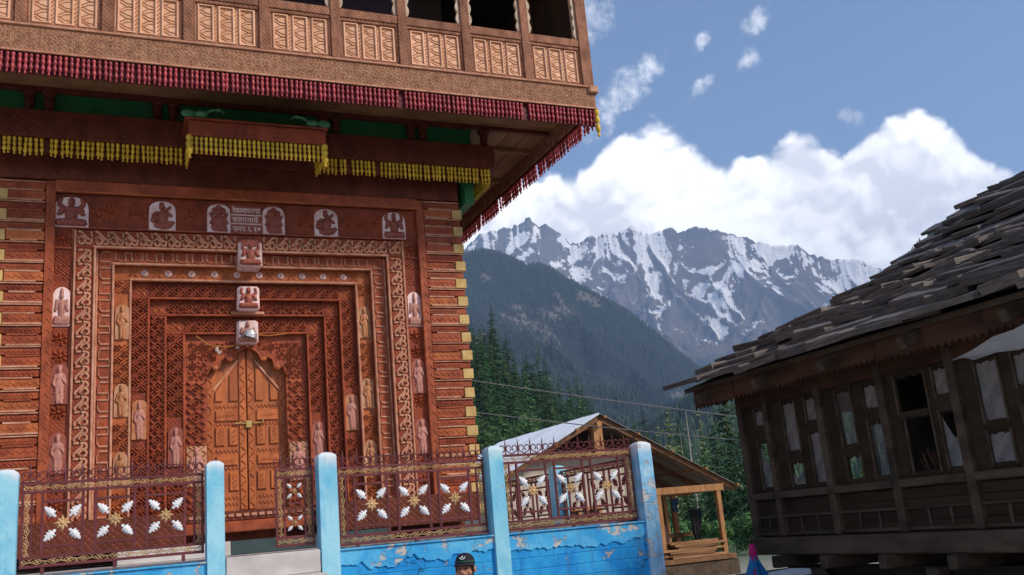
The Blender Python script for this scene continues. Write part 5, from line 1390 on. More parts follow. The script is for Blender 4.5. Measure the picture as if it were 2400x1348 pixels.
# roof: curved pitch covered with loose slates
PROF = [(7.10, 3.52), (7.8, 3.74), (8.6, 4.07), (9.78, 4.54), (10.9, 5.02), (11.7, 5.42), (12.85, 6.14), (13.6, 6.58), (14.6, 6.95), (15.6, 7.25), (17.0, 7.7)]
def roof_z(x): return float(np.interp(x, [p[0] for p in PROF], [p[1] for p in PROF]))
PB = [(7.42, roof_z(7.42))] + PROF[1:]
poly = [(x, z - .07) for x, z in PB] + [(x, z - .13) for x, z in PB[::-1]]
roof = MB().prism(poly, 2.4, 11.15).build('roof', old_wood, house)
for y in (10.6, 9.4, 8.2, 7.0, 5.8, 4.6): MB().beam((7.25, y, roof_z(7.25) - .22), (10.5, y, roof_z(10.5) - .22), .09, .11).build('rafter', old_wood, roof)
SL = []
def slate_mesh(seed):
    g = random.Random(seed); m = MB(); L, Wd, T_ = 1.0, 1.0, 1.0
    n = 9; out = []
    base_ = [(-.5, -.5), (-.15, -.52), (.2, -.49), (.5, -.5), (.52, -.1), (.49, .5), (.1, .5), (-.5, .5), (-.51, .05)]
    out = [(u + g.uniform(-.10, .06), v + g.uniform(-.09, .09)) for u, v in base_]
    n = len(out)
    V = [(u * .97, v * .97, .5) for u, v in out] + [(u, v, .25) for u, v in out] + [(u * .98, v * .97, -.5) for u, v in out]
    F = [tuple(range(n)), tuple(range(2 * n, 3 * n))[::-1]]
    for k in (0, n): F += [(k + i, k + n + i, k + n + (i + 1) % n, k + (i + 1) % n) for i in range(n)]
    return m.add(V, F).mesh('slate', slate)
SLM = [slate_mesh(100 + i) for i in range(7)]
x = 7.20; row = 0; nsl = 0
while x < 15.9:
    # only the part of the roof that shows from the lane, with a margin
    ymin = max(2.6, 11.3 * .0 + x * (5.0 / 7.35) - .9) if x < 11 else x * .70 - .9
    y = 11.30 + (random.uniform(-.30, .14) if row > 1 else random.uniform(-.16, -.06)); ex = .33
    while y > ymin and nsl < 298:
        ln = random.choice((.5, .65, .8, .95, 1.1)) * random.uniform(.85, 1.1); dp = random.uniform(.50, .72); th = random.uniform(.045, .105)
        xc = x + dp * .5 + random.uniform(-.06, .06); sl = math.atan2(roof_z(xc + .3) - roof_z(xc - .3), .6)
        tilt = -sl + (random.uniform(.07, .30) if row > 1 else random.uniform(.03, .10))
        zc_ = roof_z(xc) - .01 + random.uniform(0, .06)
        o = link('slate', SLM[nsl % 7], roof, (xc, y - ln / 2, zc_), (random.uniform(-.07, .07), tilt, random.uniform(-.2, .2) if row > 1 else random.uniform(-.03, .03)), (dp, ln, th))
        y -= ln * random.uniform(.86, .99); nsl += 1
    x += ex * random.uniform(.9, 1.1) * cos(sl); row += 1
# loose stones holding slates down
for x, y in ((9.6, 9.2), (11.2, 9.9), (12.3, 10.6), (10.2, 8.5), (13.2, 10.3)):
    m = MB().ell((x, y, roof_z(x) + .09), (.11, .16, .07), 8, 6); m.v = [(p[0] + random.uniform(-.015, .015), p[1] + random.uniform(-.015, .015), p[2] + random.uniform(-.01, .01)) for p in m.v]
    tag(m.build('weight_stone', slate), 'grey stone weighing down the slates of the old roof', 'stone', 'stones on the slate roof')
# white sheet fixed under the eave
m = MB(); n = 10; V = []; F = []
for i in range(n + 1):
    for j in range(5):
        f = i / n; yv = 6.25 - f * 2.4; wv = (.02 + .34 * min(1, f * 1.6)) * (j / 4)
        V.append((7.30 - .28 * (j / 4) + .03 * sin(i * 1.3), yv, 3.04 + .30 * f * .3 + wv * .62 + .02 * sin(i * 2.1 + j)))
for i in range(n):
    for j in range(4): F.append((i * 5 + j, i * 5 + j + 1, i * 5 + j + 6, i * 5 + j + 5))
nv = len(V); V += [(a + .006, b, c - .004) for a, b, c in V]; F += [tuple(q + nv for q in f[::-1]) for f in F]
ws = m.add(V, F).build('plastic_sheet', white_sheet, None, True); tag(ws, 'white plastic sheet tied below the eave of the old house', 'sheet')

# ================================================================== hut with sheet metal roof
hut = thing('timber_hut', (14, 28, 0), 'small timber hut with a zinc sheet roof and open porch beyond the railings', 'hut')
AX, AZ = 13.27, 4.82; YG = 24.5; YK = 32.2
def corr_sheet(xa, za, xb, zb, y0, y1, mat, parent, name, n=24, amp=.02, ny=None):
    """Corrugated sheet between two edges running along Y; the ribs run down the slope."""
    m = MB(); ny = ny or int((y1 - y0) / .075); V = []; F = []
    dx, dz = xb - xa, zb - za; L = math.hypot(dx, dz); nx_, nz_ = -dz / L, dx / L
    if nz_ < 0: nx_, nz_ = -nx_, -nz_
    for th in (0, -.012):
        for i in range(ny + 1):
            y = y0 + (y1 - y0) * i / ny; o = amp * (1 if i % 2 else -1) + th
            for f in (0, .5, 1.0):
                sag = -.015 * sin(f * pi); V.append((xa + dx * f + nx_ * o, y, za + dz * f + nz_ * (o + sag)))
    k = 3 * (ny + 1)
    for s_ in (0, k):
        for i in range(ny):
            for j in range(2): F.append((s_ + i * 3 + j, s_ + i * 3 + j + 1, s_ + i * 3 + j + 4, s_ + i * 3 + j + 3))
    return m.add(V, F).build(name, mat, parent)
for k in range(8):
    y0 = YG - .02 + k * .97
    corr_sheet(AX - .0, AZ + .05 + .006 * (k % 2), 10.05, 3.25, y0, y0 + 1.0, metal_roof, hut, 'roof_sheet')
    corr_sheet(AX + .0, AZ + .05 + .006 * (k % 2), 17.95, 2.42, y0, y0 + 1.0, metal_rust, hut, 'roof_sheet')
sl_l = (AZ - 3.31) / (AX - 10.23); sl_r = (AZ - 2.47) / (17.84 - AX)
for y in (YG + .12, YG + 1.6, YG + 3.2, YG + 4.8):
    MB().beam((AX, y, AZ - .09), (10.2, y, AZ - .09 - sl_l * (AX - 10.2)), .10, .14).build('rafter', brown_wood, hut)
    MB().beam((AX, y, AZ - .09), (17.7, y, AZ - .09 - sl_r * (17.7 - AX)), .10, .14).build('rafter', brown_wood, hut)
for f in (.03, .26, .5, .74, .97):
    MB().beam((AX + (17.84 - AX) * f, YG - .12, AZ - .005 - (AZ - 2.47) * f), (AX + (17.84 - AX) * f, YK, AZ - .005 - (AZ - 2.47) * f), .07, .06).build('purlin', new_wood, hut)
    if f > .1: MB().beam((AX - 3.04 * f, YG - .08, AZ - .005 - 1.51 * f), (AX - 3.04 * f, YK, AZ - .005 - 1.51 * f), .07, .06).build('purlin', new_wood, hut)
bx('king_post', new_wood, hut, AX - .20, AX + .10, YG + .1, YG + .3, 3.7, 4.62, .01)
m = MB().tube([(AX - .05, YG - .05, 4.55), (AX - .05, YK, 4.55)], .09, 8).build('ridge_pole', new_wood, hut)
bx('tie_beam', brown_wood, hut, 11.0, 15.5, YG + .2, YG + .34, 3.66, 3.80, .01)
# gable wall of pale boards
gw = bx('gable_wall', cream_board, hut, 10.35, 14.66, YG + .55, YG + .62, .1, 3.66, .004)
xx = 10.36; k = 0
while xx < 14.6:
    bx('wall_board', cream_board, gw, xx, xx + .535, YG + .535 - .005 * (k % 2), YG + .549, .2, min(3.62, 3.2 + (xx - 10.3) * .5), .003); xx += .54; k += 1
for x0 in (12.05, 12.72):
    fr = MB().box(x0, x0 + .10, YG + .45, YG + .53, 1.5, 2.25, .005).box(x0 + .45, x0 + .55, YG + .45, YG + .53, 1.5, 2.25, .005).box(x0 + .1, x0 + .45, YG + .45, YG + .53, 2.15, 2.25, .005).box(x0 + .1, x0 + .45, YG + .45, YG + .53, 1.80, 1.86, .005)
    fr.build('window_frame', new_wood, gw); bx('window_pane', interior, gw, x0 + .1, x0 + .45, YG + .515, YG + .533, 1.5, 2.15, 0)
bx('side_wall', brown_wood, hut, 14.62, 14.72, YG + .63, YK, .1, 3.6, .004)
bx('side_wall', cream_board, hut, 10.3, 10.38, YG + .63, YK, .1, 3.2, .004)
# porch: beam, posts, floor
bx('porch_beam', new_wood, hut, 14.55, 17.25, YG + .02, YG + .18, 2.40, 2.60, .01)
bx('porch_beam', new_wood, hut, 14.7, 17.1, YG + 1.55, YG + 1.7, 2.36, 2.5, .01)
for x, y in ((14.95, YG + .1), (15.78, YG + 1.6), (16.40, YG + 1.6), (17.05, YG + .1), (17.0, YG + 3.1), (15.2, YG + 1.6)):
    bx('porch_post', new_wood, hut, x - .075, x + .075, y - .07, y + .07, .55, 2.40, .008)
bx('porch_rail', brown_wood, hut, 14.9, 17.1, YG + 1.5, YG + 1.58, 1.12, 1.24, .006)
bx('porch_floor', brown_wood, hut, 14.6, 17.3, YG - .1, YG + 3.2, .42, .56, .01)
bx('porch_base', old_wood, hut, 14.6, 17.4, YG - .05, YG + 3.2, -.1, .40, .01)
# stacked boards on the porch
z = .565
for lay in range(7):
    for q in range(2):
        x0 = 14.80 + random.uniform(-.1, .6); x1 = 16.85 + random.uniform(-.5, .35)
        o = MB().box(x0, x1, YG - .08 + q * .30, YG + .20 + q * .30, z, z + .062, .004).build('sawn_board', plank_wood)
        o.rotation_euler.z = random.uniform(-.06, .06); o.rotation_euler.y = random.uniform(-.008, .008)
        tag(o, 'sawn board in the pile on the hut porch', 'board', 'boards piled on the hut porch')
    z += .066
# washing on the porch
def cloth(name, pts_top, length, mat, label, taper=.7, y=YG + 1.0):
    m = MB(); V = []; F = []; n, k = 9, 10
    x0, x1, zt = pts_top
    for j in range(k + 1):
        f = j / k
        for i in range(n + 1):
            u = i / n - .5; w = (x1 - x0) * (1 - (1 - taper) * f)
            V.append(((x0 + x1) / 2 + u * w + .04 * f * sin(j * .7), y + .035 * sin(i * 1.9 + j * .3) * (.4 + f), zt - length * f - .03 * cos(u * pi) * (1 - f)))
    for j in range(k):
        for i in range(n): F.append((j * (n + 1) + i, j * (n + 1) + i + 1, (j + 1) * (n + 1) + i + 1, (j + 1) * (n + 1) + i))
    nv = len(V); V += [(a, b + .02, c) for a, b, c in V]; F += [tuple(q + nv for q in f[::-1]) for f in F]
    tag(m.add(V, F).build(name, mat, None, True), label, 'clothes')
cloth('hanging_trousers', (16.55, 17.0, 1.92), 1.05, black_cloth, 'black garment hung beside the outer porch post of the hut', .35)
cloth('hanging_shirt', (15.15, 15.55, 1.98), .80, black_cloth, 'black garment hung at the inner end of the hut porch', .85)
cloth('hanging_scarf', (15.55, 15.72, 1.55), .85, brown_cloth, 'brown patterned cloth trailing to the porch floor of the hut', 1.7)
cloth('hanging_cloth', (15.95, 16.22, 2.30), .42, blue_cloth, 'small slate blue cloth tied high on the hut porch', .5)

# ================================================================== trees
def conifer(seed, H, R, whorls, per, steps, needle, power=.85, base=.10, droop=.35, gap=.12, tip=1.0, size=1.0):
    g = random.Random(seed)
    tr = MB(); bend = g.uniform(-.02, .02) * H
    tr.tube([(bend * (i / 6) ** 2, 0, H * i / 6 * .985) for i in range(7)], lambda f: H * .016 * (1 - f) + .012, 7)
    cr = MB()
    for w in range(whorls):
        f = base + (1 - base) * ((w + g.uniform(-.3, .3)) / whorls); f = min(max(f, base), .985)
        L0 = R * (1 - f) ** power * g.uniform(.75, 1.1) + R * .05
        if g.random() < gap: L0 *= .55
        a0 = g.uniform(0, 6.3)
        for b in range(max(4, int(per * (1 - f * .4)))):
            a = a0 + 2 * pi * b / per + g.uniform(-.3, .3); L = L0 * g.uniform(.6, 1.12)
            z0 = H * f + g.uniform(-.02, .02) * H; up = .25 * L * (f ** 1.5)
            u = Vector((cos(a), sin(a), 0)); v = Vector((-sin(a), cos(a), 0))
            for k in range(steps):
                t = (k + .6) / steps; t2 = t * t
                c = Vector((bend * f * f, 0, z0)) + u * (L * t) + Vector((0, 0, up * t - droop * L * t2))
                s = L / steps * g.uniform(.75, 1.15) * size * (1.15 - .4 * t) + .04
                for side in (-1, 1):
                    d = (u * g.uniform(.4, .9) + v * side * g.uniform(.5, 1.0) + Vector((0, 0, -g.uniform(.15, .75)))).normalized()
                    n = d.cross(Vector((0, 0, 1))).normalized(); n = (n + Vector((0, 0, g.uniform(-.8, .8)))).normalized()
                    p = c + Vector((g.uniform(-1, 1), g.uniform(-1, 1), g.uniform(-1, 1))) * s * .2
                    cr.add([p - d * s * .25, p + d * s * .5 + n * s * .36, p + d * s * 1.25, p + d * s * .5 - n * s * .36], [(0, 1, 2, 3)])
    cr.add([(bend, 0, H * .94), (bend + .03 * R, .04 * R, H * .93), (bend, 0, H * 1.02)], [(0, 1, 2)])
    return raw_mesh('trunk', tr, bark, True), raw_mesh('crown', cr, needle)
def raw_mesh(name, mb, mat, smooth=False):
    me = bpy.data.meshes.new(name); me.from_pydata(mb.v, [], mb.f); me.materials.append(mat)
    if smooth: me.polygons.foreach_set('use_smooth', [True] * len(me.polygons))
    me.update(); return me
def broadleaf(seed, H, R, n, needle, s=.28):
    g = random.Random(seed); tr = MB(); cr = MB()
    tr.tube([(0, 0, 0), (.05 * R, 0, H * .3), (0, .05 * R, H * .6)], lambda f: H * .022 * (1 - f * .7), 7)
    cl = []
    for k in range(22):
        a = g.uniform(0, 6.3); zf = g.uniform(.25, .95); rr_ = R * math.sqrt(max(.05, 1 - ((zf - .5) / .55) ** 2)) * g.uniform(.2, .85)
        c = Vector((rr_ * cos(a), rr_ * sin(a), H * zf)); cl.append((c, R * g.uniform(.22, .4)))
        tr.tube([(0, 0, H * .35), tuple(c * .6 + Vector((0, 0, H * .15))), tuple(c)], H * .008, 4, H * .002)
    for k in range(n):
        c, r_ = g.choice(cl); d = Vector((g.gauss(0, 1), g.gauss(0, 1), g.gauss(0, 1))).normalized()
        p = c + d * r_ * g.uniform(.6, 1.05); q = Vector((g.gauss(0, 1), g.gauss(0, 1), g.gauss(0, 1))).normalized(); e = d.cross(q).normalized() * s * g.uniform(.6, 1.2); q = e.cross(d).normalized() * s * g.uniform(.6, 1.2)
        cr.add([p - e * .5, p + q * .5, p + e * .5, p - q * .5], [(0, 1, 2, 3)])
    return raw_mesh('trunk', tr, bark, True), raw_mesh('crown', cr, needle)
FAR = [conifer(1, 18, 4.6, 34, 10, 7, needle_mid, size=1.15, power=.75), conifer(2, 18, 4.0, 36, 10, 7, needle_mid, size=1.15, power=.7), conifer(3, 18, 5.0, 32, 11, 7, needle_dark, power=.65, gap=.3, size=1.1), conifer(4, 18, 3.6, 36, 9, 7, needle_mid, power=.6, gap=.2, size=1.15)]
NEAR = [conifer(11, 9, 2.3, 34, 10, 8, needle_dark, power=.7, base=.03, gap=.2, size=1.05), conifer(12, 9, 2.0, 34, 10, 8, needle_mid, power=.75, base=.04, gap=.2, size=1.05), conifer(13, 9, 2.6, 32, 11, 8, needle_dark, power=.6, base=.02, gap=.25, size=1.0)]
PALE = [conifer(21, 11, 1.9, 28, 9, 6, needle_pale, power=.55, base=.18, gap=.3, droop=.2, size=1.2), conifer(22, 11, 1.25, 26, 7, 5, needle_pale, power=.5, base=.12, gap=.35, droop=.2), conifer(23, 9, 1.0, 30, 9, 5, needle_dark, power=.5, base=.05)]
BUSH = broadleaf(41, 6, 3.0, 3200, needle_mid, .30)
BROAD = [broadleaf(31, 8, 3.4, 2600, leaf_green, .42), broadleaf(32, 6, 3.0, 2200, leaf_green, .36)]
def tree(name, kind, loc, s, label, group, rz=None, lean=0.0, sz=1.0):
    t = thing(name, loc, label, 'tree', group); rz = random.uniform(0, 6.28) if rz is None else rz
    t.rotation_euler = (lean, 0, rz); t.scale = (s, s, s * sz)
    for nm, me in (('trunk', kind[0]), ('crown', kind[1])):
        o = bpy.data.objects.new(nm, me); COL.objects.link(o); o.parent = t
    return t
def bearing(azd, r, z): return (r * sin(rad(azd)), r * cos(rad(azd)), z)
LX, LY, LZ, LT = LEFTG
LR = np.hypot(LX, LY); LA = np.degrees(np.arctan2(LX, LY))[0]
def slope_z(azd, r):
    j = int(np.clip(np.searchsorted(LA, azd), 1, len(LA) - 1)); col = LR[:, j]; o = np.argsort(col)
    return float(np.interp(r, col[o], LZ[:, j][o]))
g = random.Random(5)
SLAB = 'tall dark conifer in the wood on the slope right of the temple'
cnt = 0
for row, (r0, step, h0) in enumerate(((268, .60, 1.26), (248, .62, 1.12), (228, .68, 1.0), (202, .78, .88), (174, .92, .74), (146, 1.15, .6))):
    a = 17.5 + row * .23
    while a < 33.5:
        r_ = r0 + g.uniform(-9, 9); s = h0 * g.uniform(.70, 1.10) * (1.0 if a < 28 else .8)
        tree('conifer_tree', FAR[g.randrange(4)], bearing(a, r_, slope_z(a, r_) - .5), s, SLAB, 'conifers on the wooded slope', rz=g.uniform(0, 6.28), sz=g.uniform(.92, 1.12)); cnt += 1
        a += step * g.uniform(.7, 1.3)
for a, r_, s in ((23.9, 192, 1.0), (22.0, 210, .8), (27.2, 170, .75), (28.6, 150, .6), (25.2, 160, .7), (21.4, 150, .7), (30.6, 130, .6), (24.6, 128, .6), (27.0, 120, .5), (22.6, 120, .55)):
    tree('broadleaf_tree', BROAD[g.randrange(2)], bearing(a, r_, slope_z(a, r_) - .3), s, 'leafy green broad-leaved tree low on the wooded slope', 'broad-leaved trees on the wooded slope', rz=g.uniform(0, 6.28))
# trees beyond the hut
for a, r_, k, s, lb in ((30.40, 95, 2, 1.2, 'slim dark conifer just right of the hut ridge'), (31.7, 100, 1, 1.0, 'pale thin conifer behind the right slope of the hut roof'),
                        (32.35, 92, 0, 1.08, 'pale yellowish conifer left of the bare trunk'), (34.15, 96, 1, 1.12, 'slender pale conifer between the bare trunk and the old house')):
    tree('conifer_tree', PALE[k], bearing(a, r_, -1.0), s, lb, None, rz=g.uniform(0, 6.28), sz=1.08)
snag = thing('bare_tree', bearing(33.5, 90, -1.0), 'tall bare grey tree trunk rising behind the hut roof', 'tree')
sb = Vector(bearing(33.5, 90, -1.0))
m = MB().tube([sb + Vector((0, 0, z * 2.1)) + Vector((.06 * sin(z * 1.7), 0, 0)) for z in range(6)] + [sb + Vector((.05, 0, 11.8))], lambda f: .15 * (1 - f) + .03, 6); m.build('trunk', dead_bark, snag)
for k in range(5):
    z = 4 + k * 1.5; a = k * 2.2; m = MB().tube([sb + Vector((0, 0, z)), sb + Vector((cos(a) * .5, sin(a) * .5, z + .15))], .03, 4, .01); m.build('branch', dead_bark, snag)
for a, z in ((31.2, 9.6), (32.15, 10.4), (33.05, 10.6)):
    sn = thing('bare_tree', bearing(a, 93, -1.0), {31.2: 'thin bare grey stem poking up among the pale conifers, leftmost', 32.15: 'thin bare grey stem inside the pale yellowish conifer', 33.05: 'thin bare grey stem close left of the tall bare trunk'}[a], 'tree')
    b_ = Vector(bearing(a, 93, -1.0)); MB().tube([b_, b_ + Vector((.05, 0, z * .5)), b_ + Vector((0, .05, z))], .07, 5, .02).build('trunk', dead_bark, sn)
NL_ = ['large dark conifer between the hut and the old house, tallest', 'conifer close behind the porch of the hut', 'bushy conifer beside the corner post of the old house', 'conifer half hidden behind the old house gallery',
       'conifer seen through the gallery windows of the old house', 'low bushy conifer behind the hut porch posts', 'small conifer behind the washing on the porch', 'conifer behind the slate roof corner', 'young conifer left of the tallest one beyond the porch']
for (a, r_, k, s), lb in zip(((35.75, 62, 0, 1.14), (34.3, 66, 1, .84), (36.9, 56, 2, .98), (38.3, 60, 1, 1.0), (41.0, 52, 0, 1.0), (33.0, 56, 2, .52), (31.9, 60, 1, .5), (37.6, 70, 2, .95), (35.0, 58, 2, .80)), NL_):
    tree('conifer_tree', NEAR[k], bearing(a, r_, -.4), s, lb, None, rz=g.uniform(0, 6.28))
for (a, r_, s), lb in zip(((33.4, 44, .30), (34.6, 42, .26), (36.2, 40, .30), (32.2, 42, .28), (45.5, 44, .6), (43.2, 40, .5)),
                          ('bright bush behind the middle of the hut porch', 'small bush at the right end of the hut porch', 'low bush left of the old house', 'bright bush behind the left end of the hut porch', 'leafy tree behind the open windows of the old house, right', 'leafy tree behind the open windows of the old house, left')):
    tree('leafy_bush', BUSH, bearing(a, r_, -.3), s, lb, None, rz=g.uniform(0, 6.28))

# ================================================================== overhead cables
def cable(ends, sag, label):
    a, b = Vector(ends[0]), Vector(ends[1]); n = 24
    m = MB().tube([a.lerp(b, i / n) - Vector((0, 0, sag * 4 * (i / n) * (1 - i / n))) for i in range(n + 1)], .011, 5)
    tag(m.build('overhead_cable', wire_mat), label, 'cable')
def pt(azd, eld, D): return Vector((D * sin(rad(azd)) * cos(rad(eld)), D * cos(rad(azd)) * cos(rad(eld)), CAM.z + D * sin(rad(eld))))
cable((pt(15.5, 9.9, 21), pt(46, 2.75, 18.5)), .10, 'upper of the two thin cables crossing in front of the wooded slope')
cable((pt(15.5, 7.85, 21), pt(46, 1.75, 18.5)), .10, 'lower of the two thin cables, crossing the hut roof')

# ================================================================== small things at the foot of the old house
par = thing('folded_parasol', (7.6, 10.42, 0), 'closed blue parasol with a hot pink tip below the corner of the old house', 'parasol')
px_, py_ = 7.075, 9.66
m = MB(); n = 10; V = []; F = []
prof = [(.30, .55), (.24, .9), (.15, 1.12), (.07, 1.28), (.045, 1.36)]
for i, (r_, z) in enumerate(prof):
    for k in range(n): rr_ = r_ * (1 if k % 2 else .62); V.append((px_ + rr_ * cos(2 * pi * k / n), py_ + rr_ * sin(2 * pi * k / n), z))
for i in range(len(prof) - 1):
    for k in range(n): F.append((i * n + k, i * n + (k + 1) % n, (i + 1) * n + (k + 1) % n, (i + 1) * n + k))
canopy = m.add(V, F).build('canopy', sheet_blue, par)
MB().tube([(px_ - .12, py_ - .09, .6), (px_ - .10, py_ - .10, 1.0), (px_ - .05, py_ - .07, 1.2)], .035, 6, .01).build('pink_gore', sheet_pink, canopy)
MB().lathe([(.052, 0), (.046, .04), (.052, .09), (.040, .15), (.030, .185), (.026, .19)], 6, (px_, py_, 1.29)).build('tip_sleeve', sheet_pink, par)
MB().tube([(px_, py_, 0), (px_, py_, 1.4)], .018, 6).build('pole', brown_wood, par)
par.location = (px_, py_, 0)
for ch in par.children: ch.location = Vector(WLOC[ch.name]) - Vector((px_, py_, 0))
def draped(name, x0, x1, y0, y1, z0, h, mat, label, cat, seed):
    """Sheet thrown over a heap: a lumpy dome reaching down to the ground."""
    nx_, ny_ = 22, 14; m = MB(); V = []; F = []
    for i in range(nx_ + 1):
        for j in range(ny_ + 1):
            u, v = i / nx_, j / ny_; e = min(1, 6 * min(u, 1 - u)) * min(1, 5 * min(v, 1 - v))
            zz = z0 + h * e ** .6 * (.8 + .25 * float(vnoise(np.array(u * 4.), np.array(v * 3.), seed))) if e > 0 else z0
            V.append((x0 + (x1 - x0) * u, y0 + (y1 - y0) * v, zz))
    for i in range(nx_):
        for j in range(ny_): a = i * (ny_ + 1) + j; F.append((a, a + ny_ + 1, a + ny_ + 2, a + 1))
    b0 = len(V); V += [(x0, y0, z0 - .02), (x1, y0, z0 - .02), (x1, y1, z0 - .02), (x0, y1, z0 - .02)]; F.append((b0 + 3, b0 + 2, b0 + 1, b0))
    tag(m.add(V, F).build(name, mat, None, True), label, cat)
draped('tarpaulin_heap', 6.9, 9.2, 11.6, 13.4, 0, 1.02, tarp, 'beige tarpaulin thrown over a heap left of the old house', 'tarpaulin', 3)
# sheets of corrugated iron leaning on a log stack under the gallery corner
m = MB(); V = []
cs = thing('corrugated_sheets', (7.3, 9.5, 0), 'short stack of pale corrugated sheets below the corner of the old house', 'metal sheets')
for k in range(3):
    m = MB(); V = []; F = []; n = 18
    for i in range(n + 1):
        y = 9.33 + .36 * i / n; o = .012 * (1 if i % 2 else -1)
        V += [(7.22 - .02 * k, y, 1.06 + k * .03 + o), (7.62, y, 1.08 + k * .03 + o)]
    F = [(2 * i, 2 * i + 1, 2 * i + 3, 2 * i + 2) for i in range(n)]; nv = len(V); V += [(a, b, c - .006) for a, b, c in V]; F += [tuple(q + nv for q in f[::-1]) for f in F]
    m.add(V, F).build('sheet', metal_roof if k else metal_rust, cs)
for k, (x, y) in enumerate(((7.35, 9.40), (7.56, 9.40), (7.35, 9.60), (7.56, 9.60))): bx('trestle_leg', old_wood, cs, x - .04, x + .04, y - .04, y + .04, 0, 1.045, .006)
bx('stone_block', slate, None, 7.25, 8.3, 9.75, 10.5, 0, 1.10, .08)
tag(bpy.data.objects['stone_block'], 'dark rough stone block under the end of the gallery', 'stone')

# ================================================================== man with a cap
HX, HY = 2.905, 8.09
def remeshed(name, parts, mat, voxel, parent=None, smooth_it=6):
    """Fuse overlapping rounded forms into one continuous skin."""
    mb = MB()
    for p in parts:
        if p[0] == 'e': mb.ell(p[1], p[2], 20, 14, p[3] if len(p) > 3 else None)
        else: mb.tube(p[1], p[2], 12)
    me = raw_mesh(name, mb, mat)
    o = bpy.data.objects.new(name, me); COL.objects.link(o)
    r_ = o.modifiers.new('r', 'REMESH'); r_.mode = 'VOXEL'; r_.voxel_size = voxel
    s_ = o.modifiers.new('s', 'SMOOTH'); s_.iterations = smooth_it; s_.factor = .5
    bpy.context.view_layer.update()
    dg = bpy.context.evaluated_depsgraph_get(); m2 = bpy.data.meshes.new_from_object(o.evaluated_get(dg))
    bpy.data.objects.remove(o)
    m2.materials.clear(); m2.materials.append(mat); m2.polygons.foreach_set('use_smooth', [True] * len(m2.polygons)); m2.name = name
    return m2
person = thing('person', (HX, HY, 0), 'man in a dark cap with a green trim standing before the blue wall', 'person')
FZ = rad(146)                                  # he looks a little past the lens
def PV(x, y, z):                               # person space: x to his left, y towards his front, z up
    a = FZ
    return Vector((HX + x * cos(a) - y * sin(a) * 1.0, HY + x * sin(a) + y * cos(a), z))
RZ = Matrix.Rotation(FZ, 3, 'Z')
def el_(x, y, z, a, b, c): return ('e', PV(x, y, z), (a, b, c), RZ)
def tb(pts, r): return ('t', [PV(*p) for p in pts], r)
HZ = 1.615                                     # centre of the head
def hand(sg):
    o = []
    hx = sg * .275
    o.append(el_(hx, .03, .80, .018, .042, .052))
    for k, (dy_, L) in enumerate(((-.027, .062), (-.009, .078), (.010, .082), (.028, .072))):
        o.append(tb([(hx, .03 + dy_, .762), (hx - sg * .004, .03 + dy_ * 1.1, .762 - L * .5), (hx - sg * .018, .03 + dy_, .762 - L)], .0088))
    o.append(tb([(hx, .06, .82), (hx - sg * .012, .088, .79), (hx - sg * .018, .09, .755)], .0098))
    return o
body = [el_(0, 0, HZ + .035, .077, .098, .095), el_(0, .03, HZ - .045, .060, .068, .085), el_(0, .055, HZ - .095, .036, .035, .032), tb([(0, -.01, 1.36), (0, -.005, 1.53)], .055),
        tb([(0, .098, HZ + .012), (0, .113, HZ - .022), (0, .120, HZ - .036)], lambda f: .011 + .006 * f), el_(.0, .104, HZ - .040, .021, .014, .010),
        el_(.05, .062, HZ - .035, .026, .026, .024), el_(-.05, .062, HZ - .035, .026, .026, .024), el_(0, .083, HZ + .035, .055, .018, .012),
        el_(.082, -.005, HZ - .012, .010, .020, .034), el_(-.082, -.005, HZ - .012, .010, .020, .034), el_(0, .092, HZ - .075, .024, .014, .010),
        el_(0, 0, 1.22, .17, .10, .20), el_(0, 0, .98, .145, .10, .16)]
for sg in (-1, 1):
    body += [tb([(sg * .17, 0, 1.38), (sg * .235, -.01, 1.12), (sg * .265, .02, .85)], lambda f: .050 - .018 * f), tb([(sg * .09, 0, .95), (sg * .10, .01, .50), (sg * .105, -.02, .09)], lambda f: .082 - .040 * f),
             el_(sg * .11, .06, .04, .045, .13, .04)] + hand(sg)
link('body', remeshed('body', body, skin, .0062), person, (0, 0, 0)).location = -Vector((HX, HY, 0))
shirt = [el_(0, 0, 1.22, .19, .118, .22), el_(0, 0, .99, .165, .118, .17), el_(0, -.005, 1.38, .175, .085, .07)]
for sg in (-1, 1): shirt += [tb([(sg * .16, 0, 1.39), (sg * .235, -.01, 1.12), (sg * .262, .015, .90)], lambda f: .066 - .018 * f)]
def wear(name, me):
    o = link(name, me, person, (0, 0, 0)); o.location = -Vector((HX, HY, 0)); return o
wear('shirt', remeshed('shirt', shirt, shirt_mat, .012))
trs = [el_(0, 0, .90, .165, .12, .12)]
for sg in (-1, 1): trs += [tb([(sg * .085, 0, .92), (sg * .10, .01, .50), (sg * .107, -.015, .06)], lambda f: .105 - .032 * f)]
wear('trousers', remeshed('trousers', trs, trouser_mat, .014))
sho = [el_(sg * .11, .065, .045, .055, .145, .05) for sg in (-1, 1)]
for sg in (-1, 1): wear('shoe', remeshed('shoe', [el_(sg * .11, .065, .045, .055, .145, .05)], black_cloth, .012))
wear('hair', remeshed('hair', [el_(0, -.020, HZ + .022, .080, .094, .078), el_(0, -.06, HZ - .02, .066, .05, .07)] + [el_(sg * .072, .02, HZ + .008, .012, .028, .038) for sg in (-1, 1)], hair_mat, .008))
for sg in (-1, 1):
    m = MB().ell(PV(sg * .031, .092, HZ + .004), (.015, .008, .006), 10, 6, RZ); wear('eye', raw_mesh('eye', m, eye_mat, True))
    m = MB().tube([PV(sg * .014, .106, HZ + .022), PV(sg * .034, .104, HZ + .027), PV(sg * .054, .088, HZ + .018)], .005, 6); wear('eyebrow', raw_mesh('eyebrow', m, hair_mat, True))
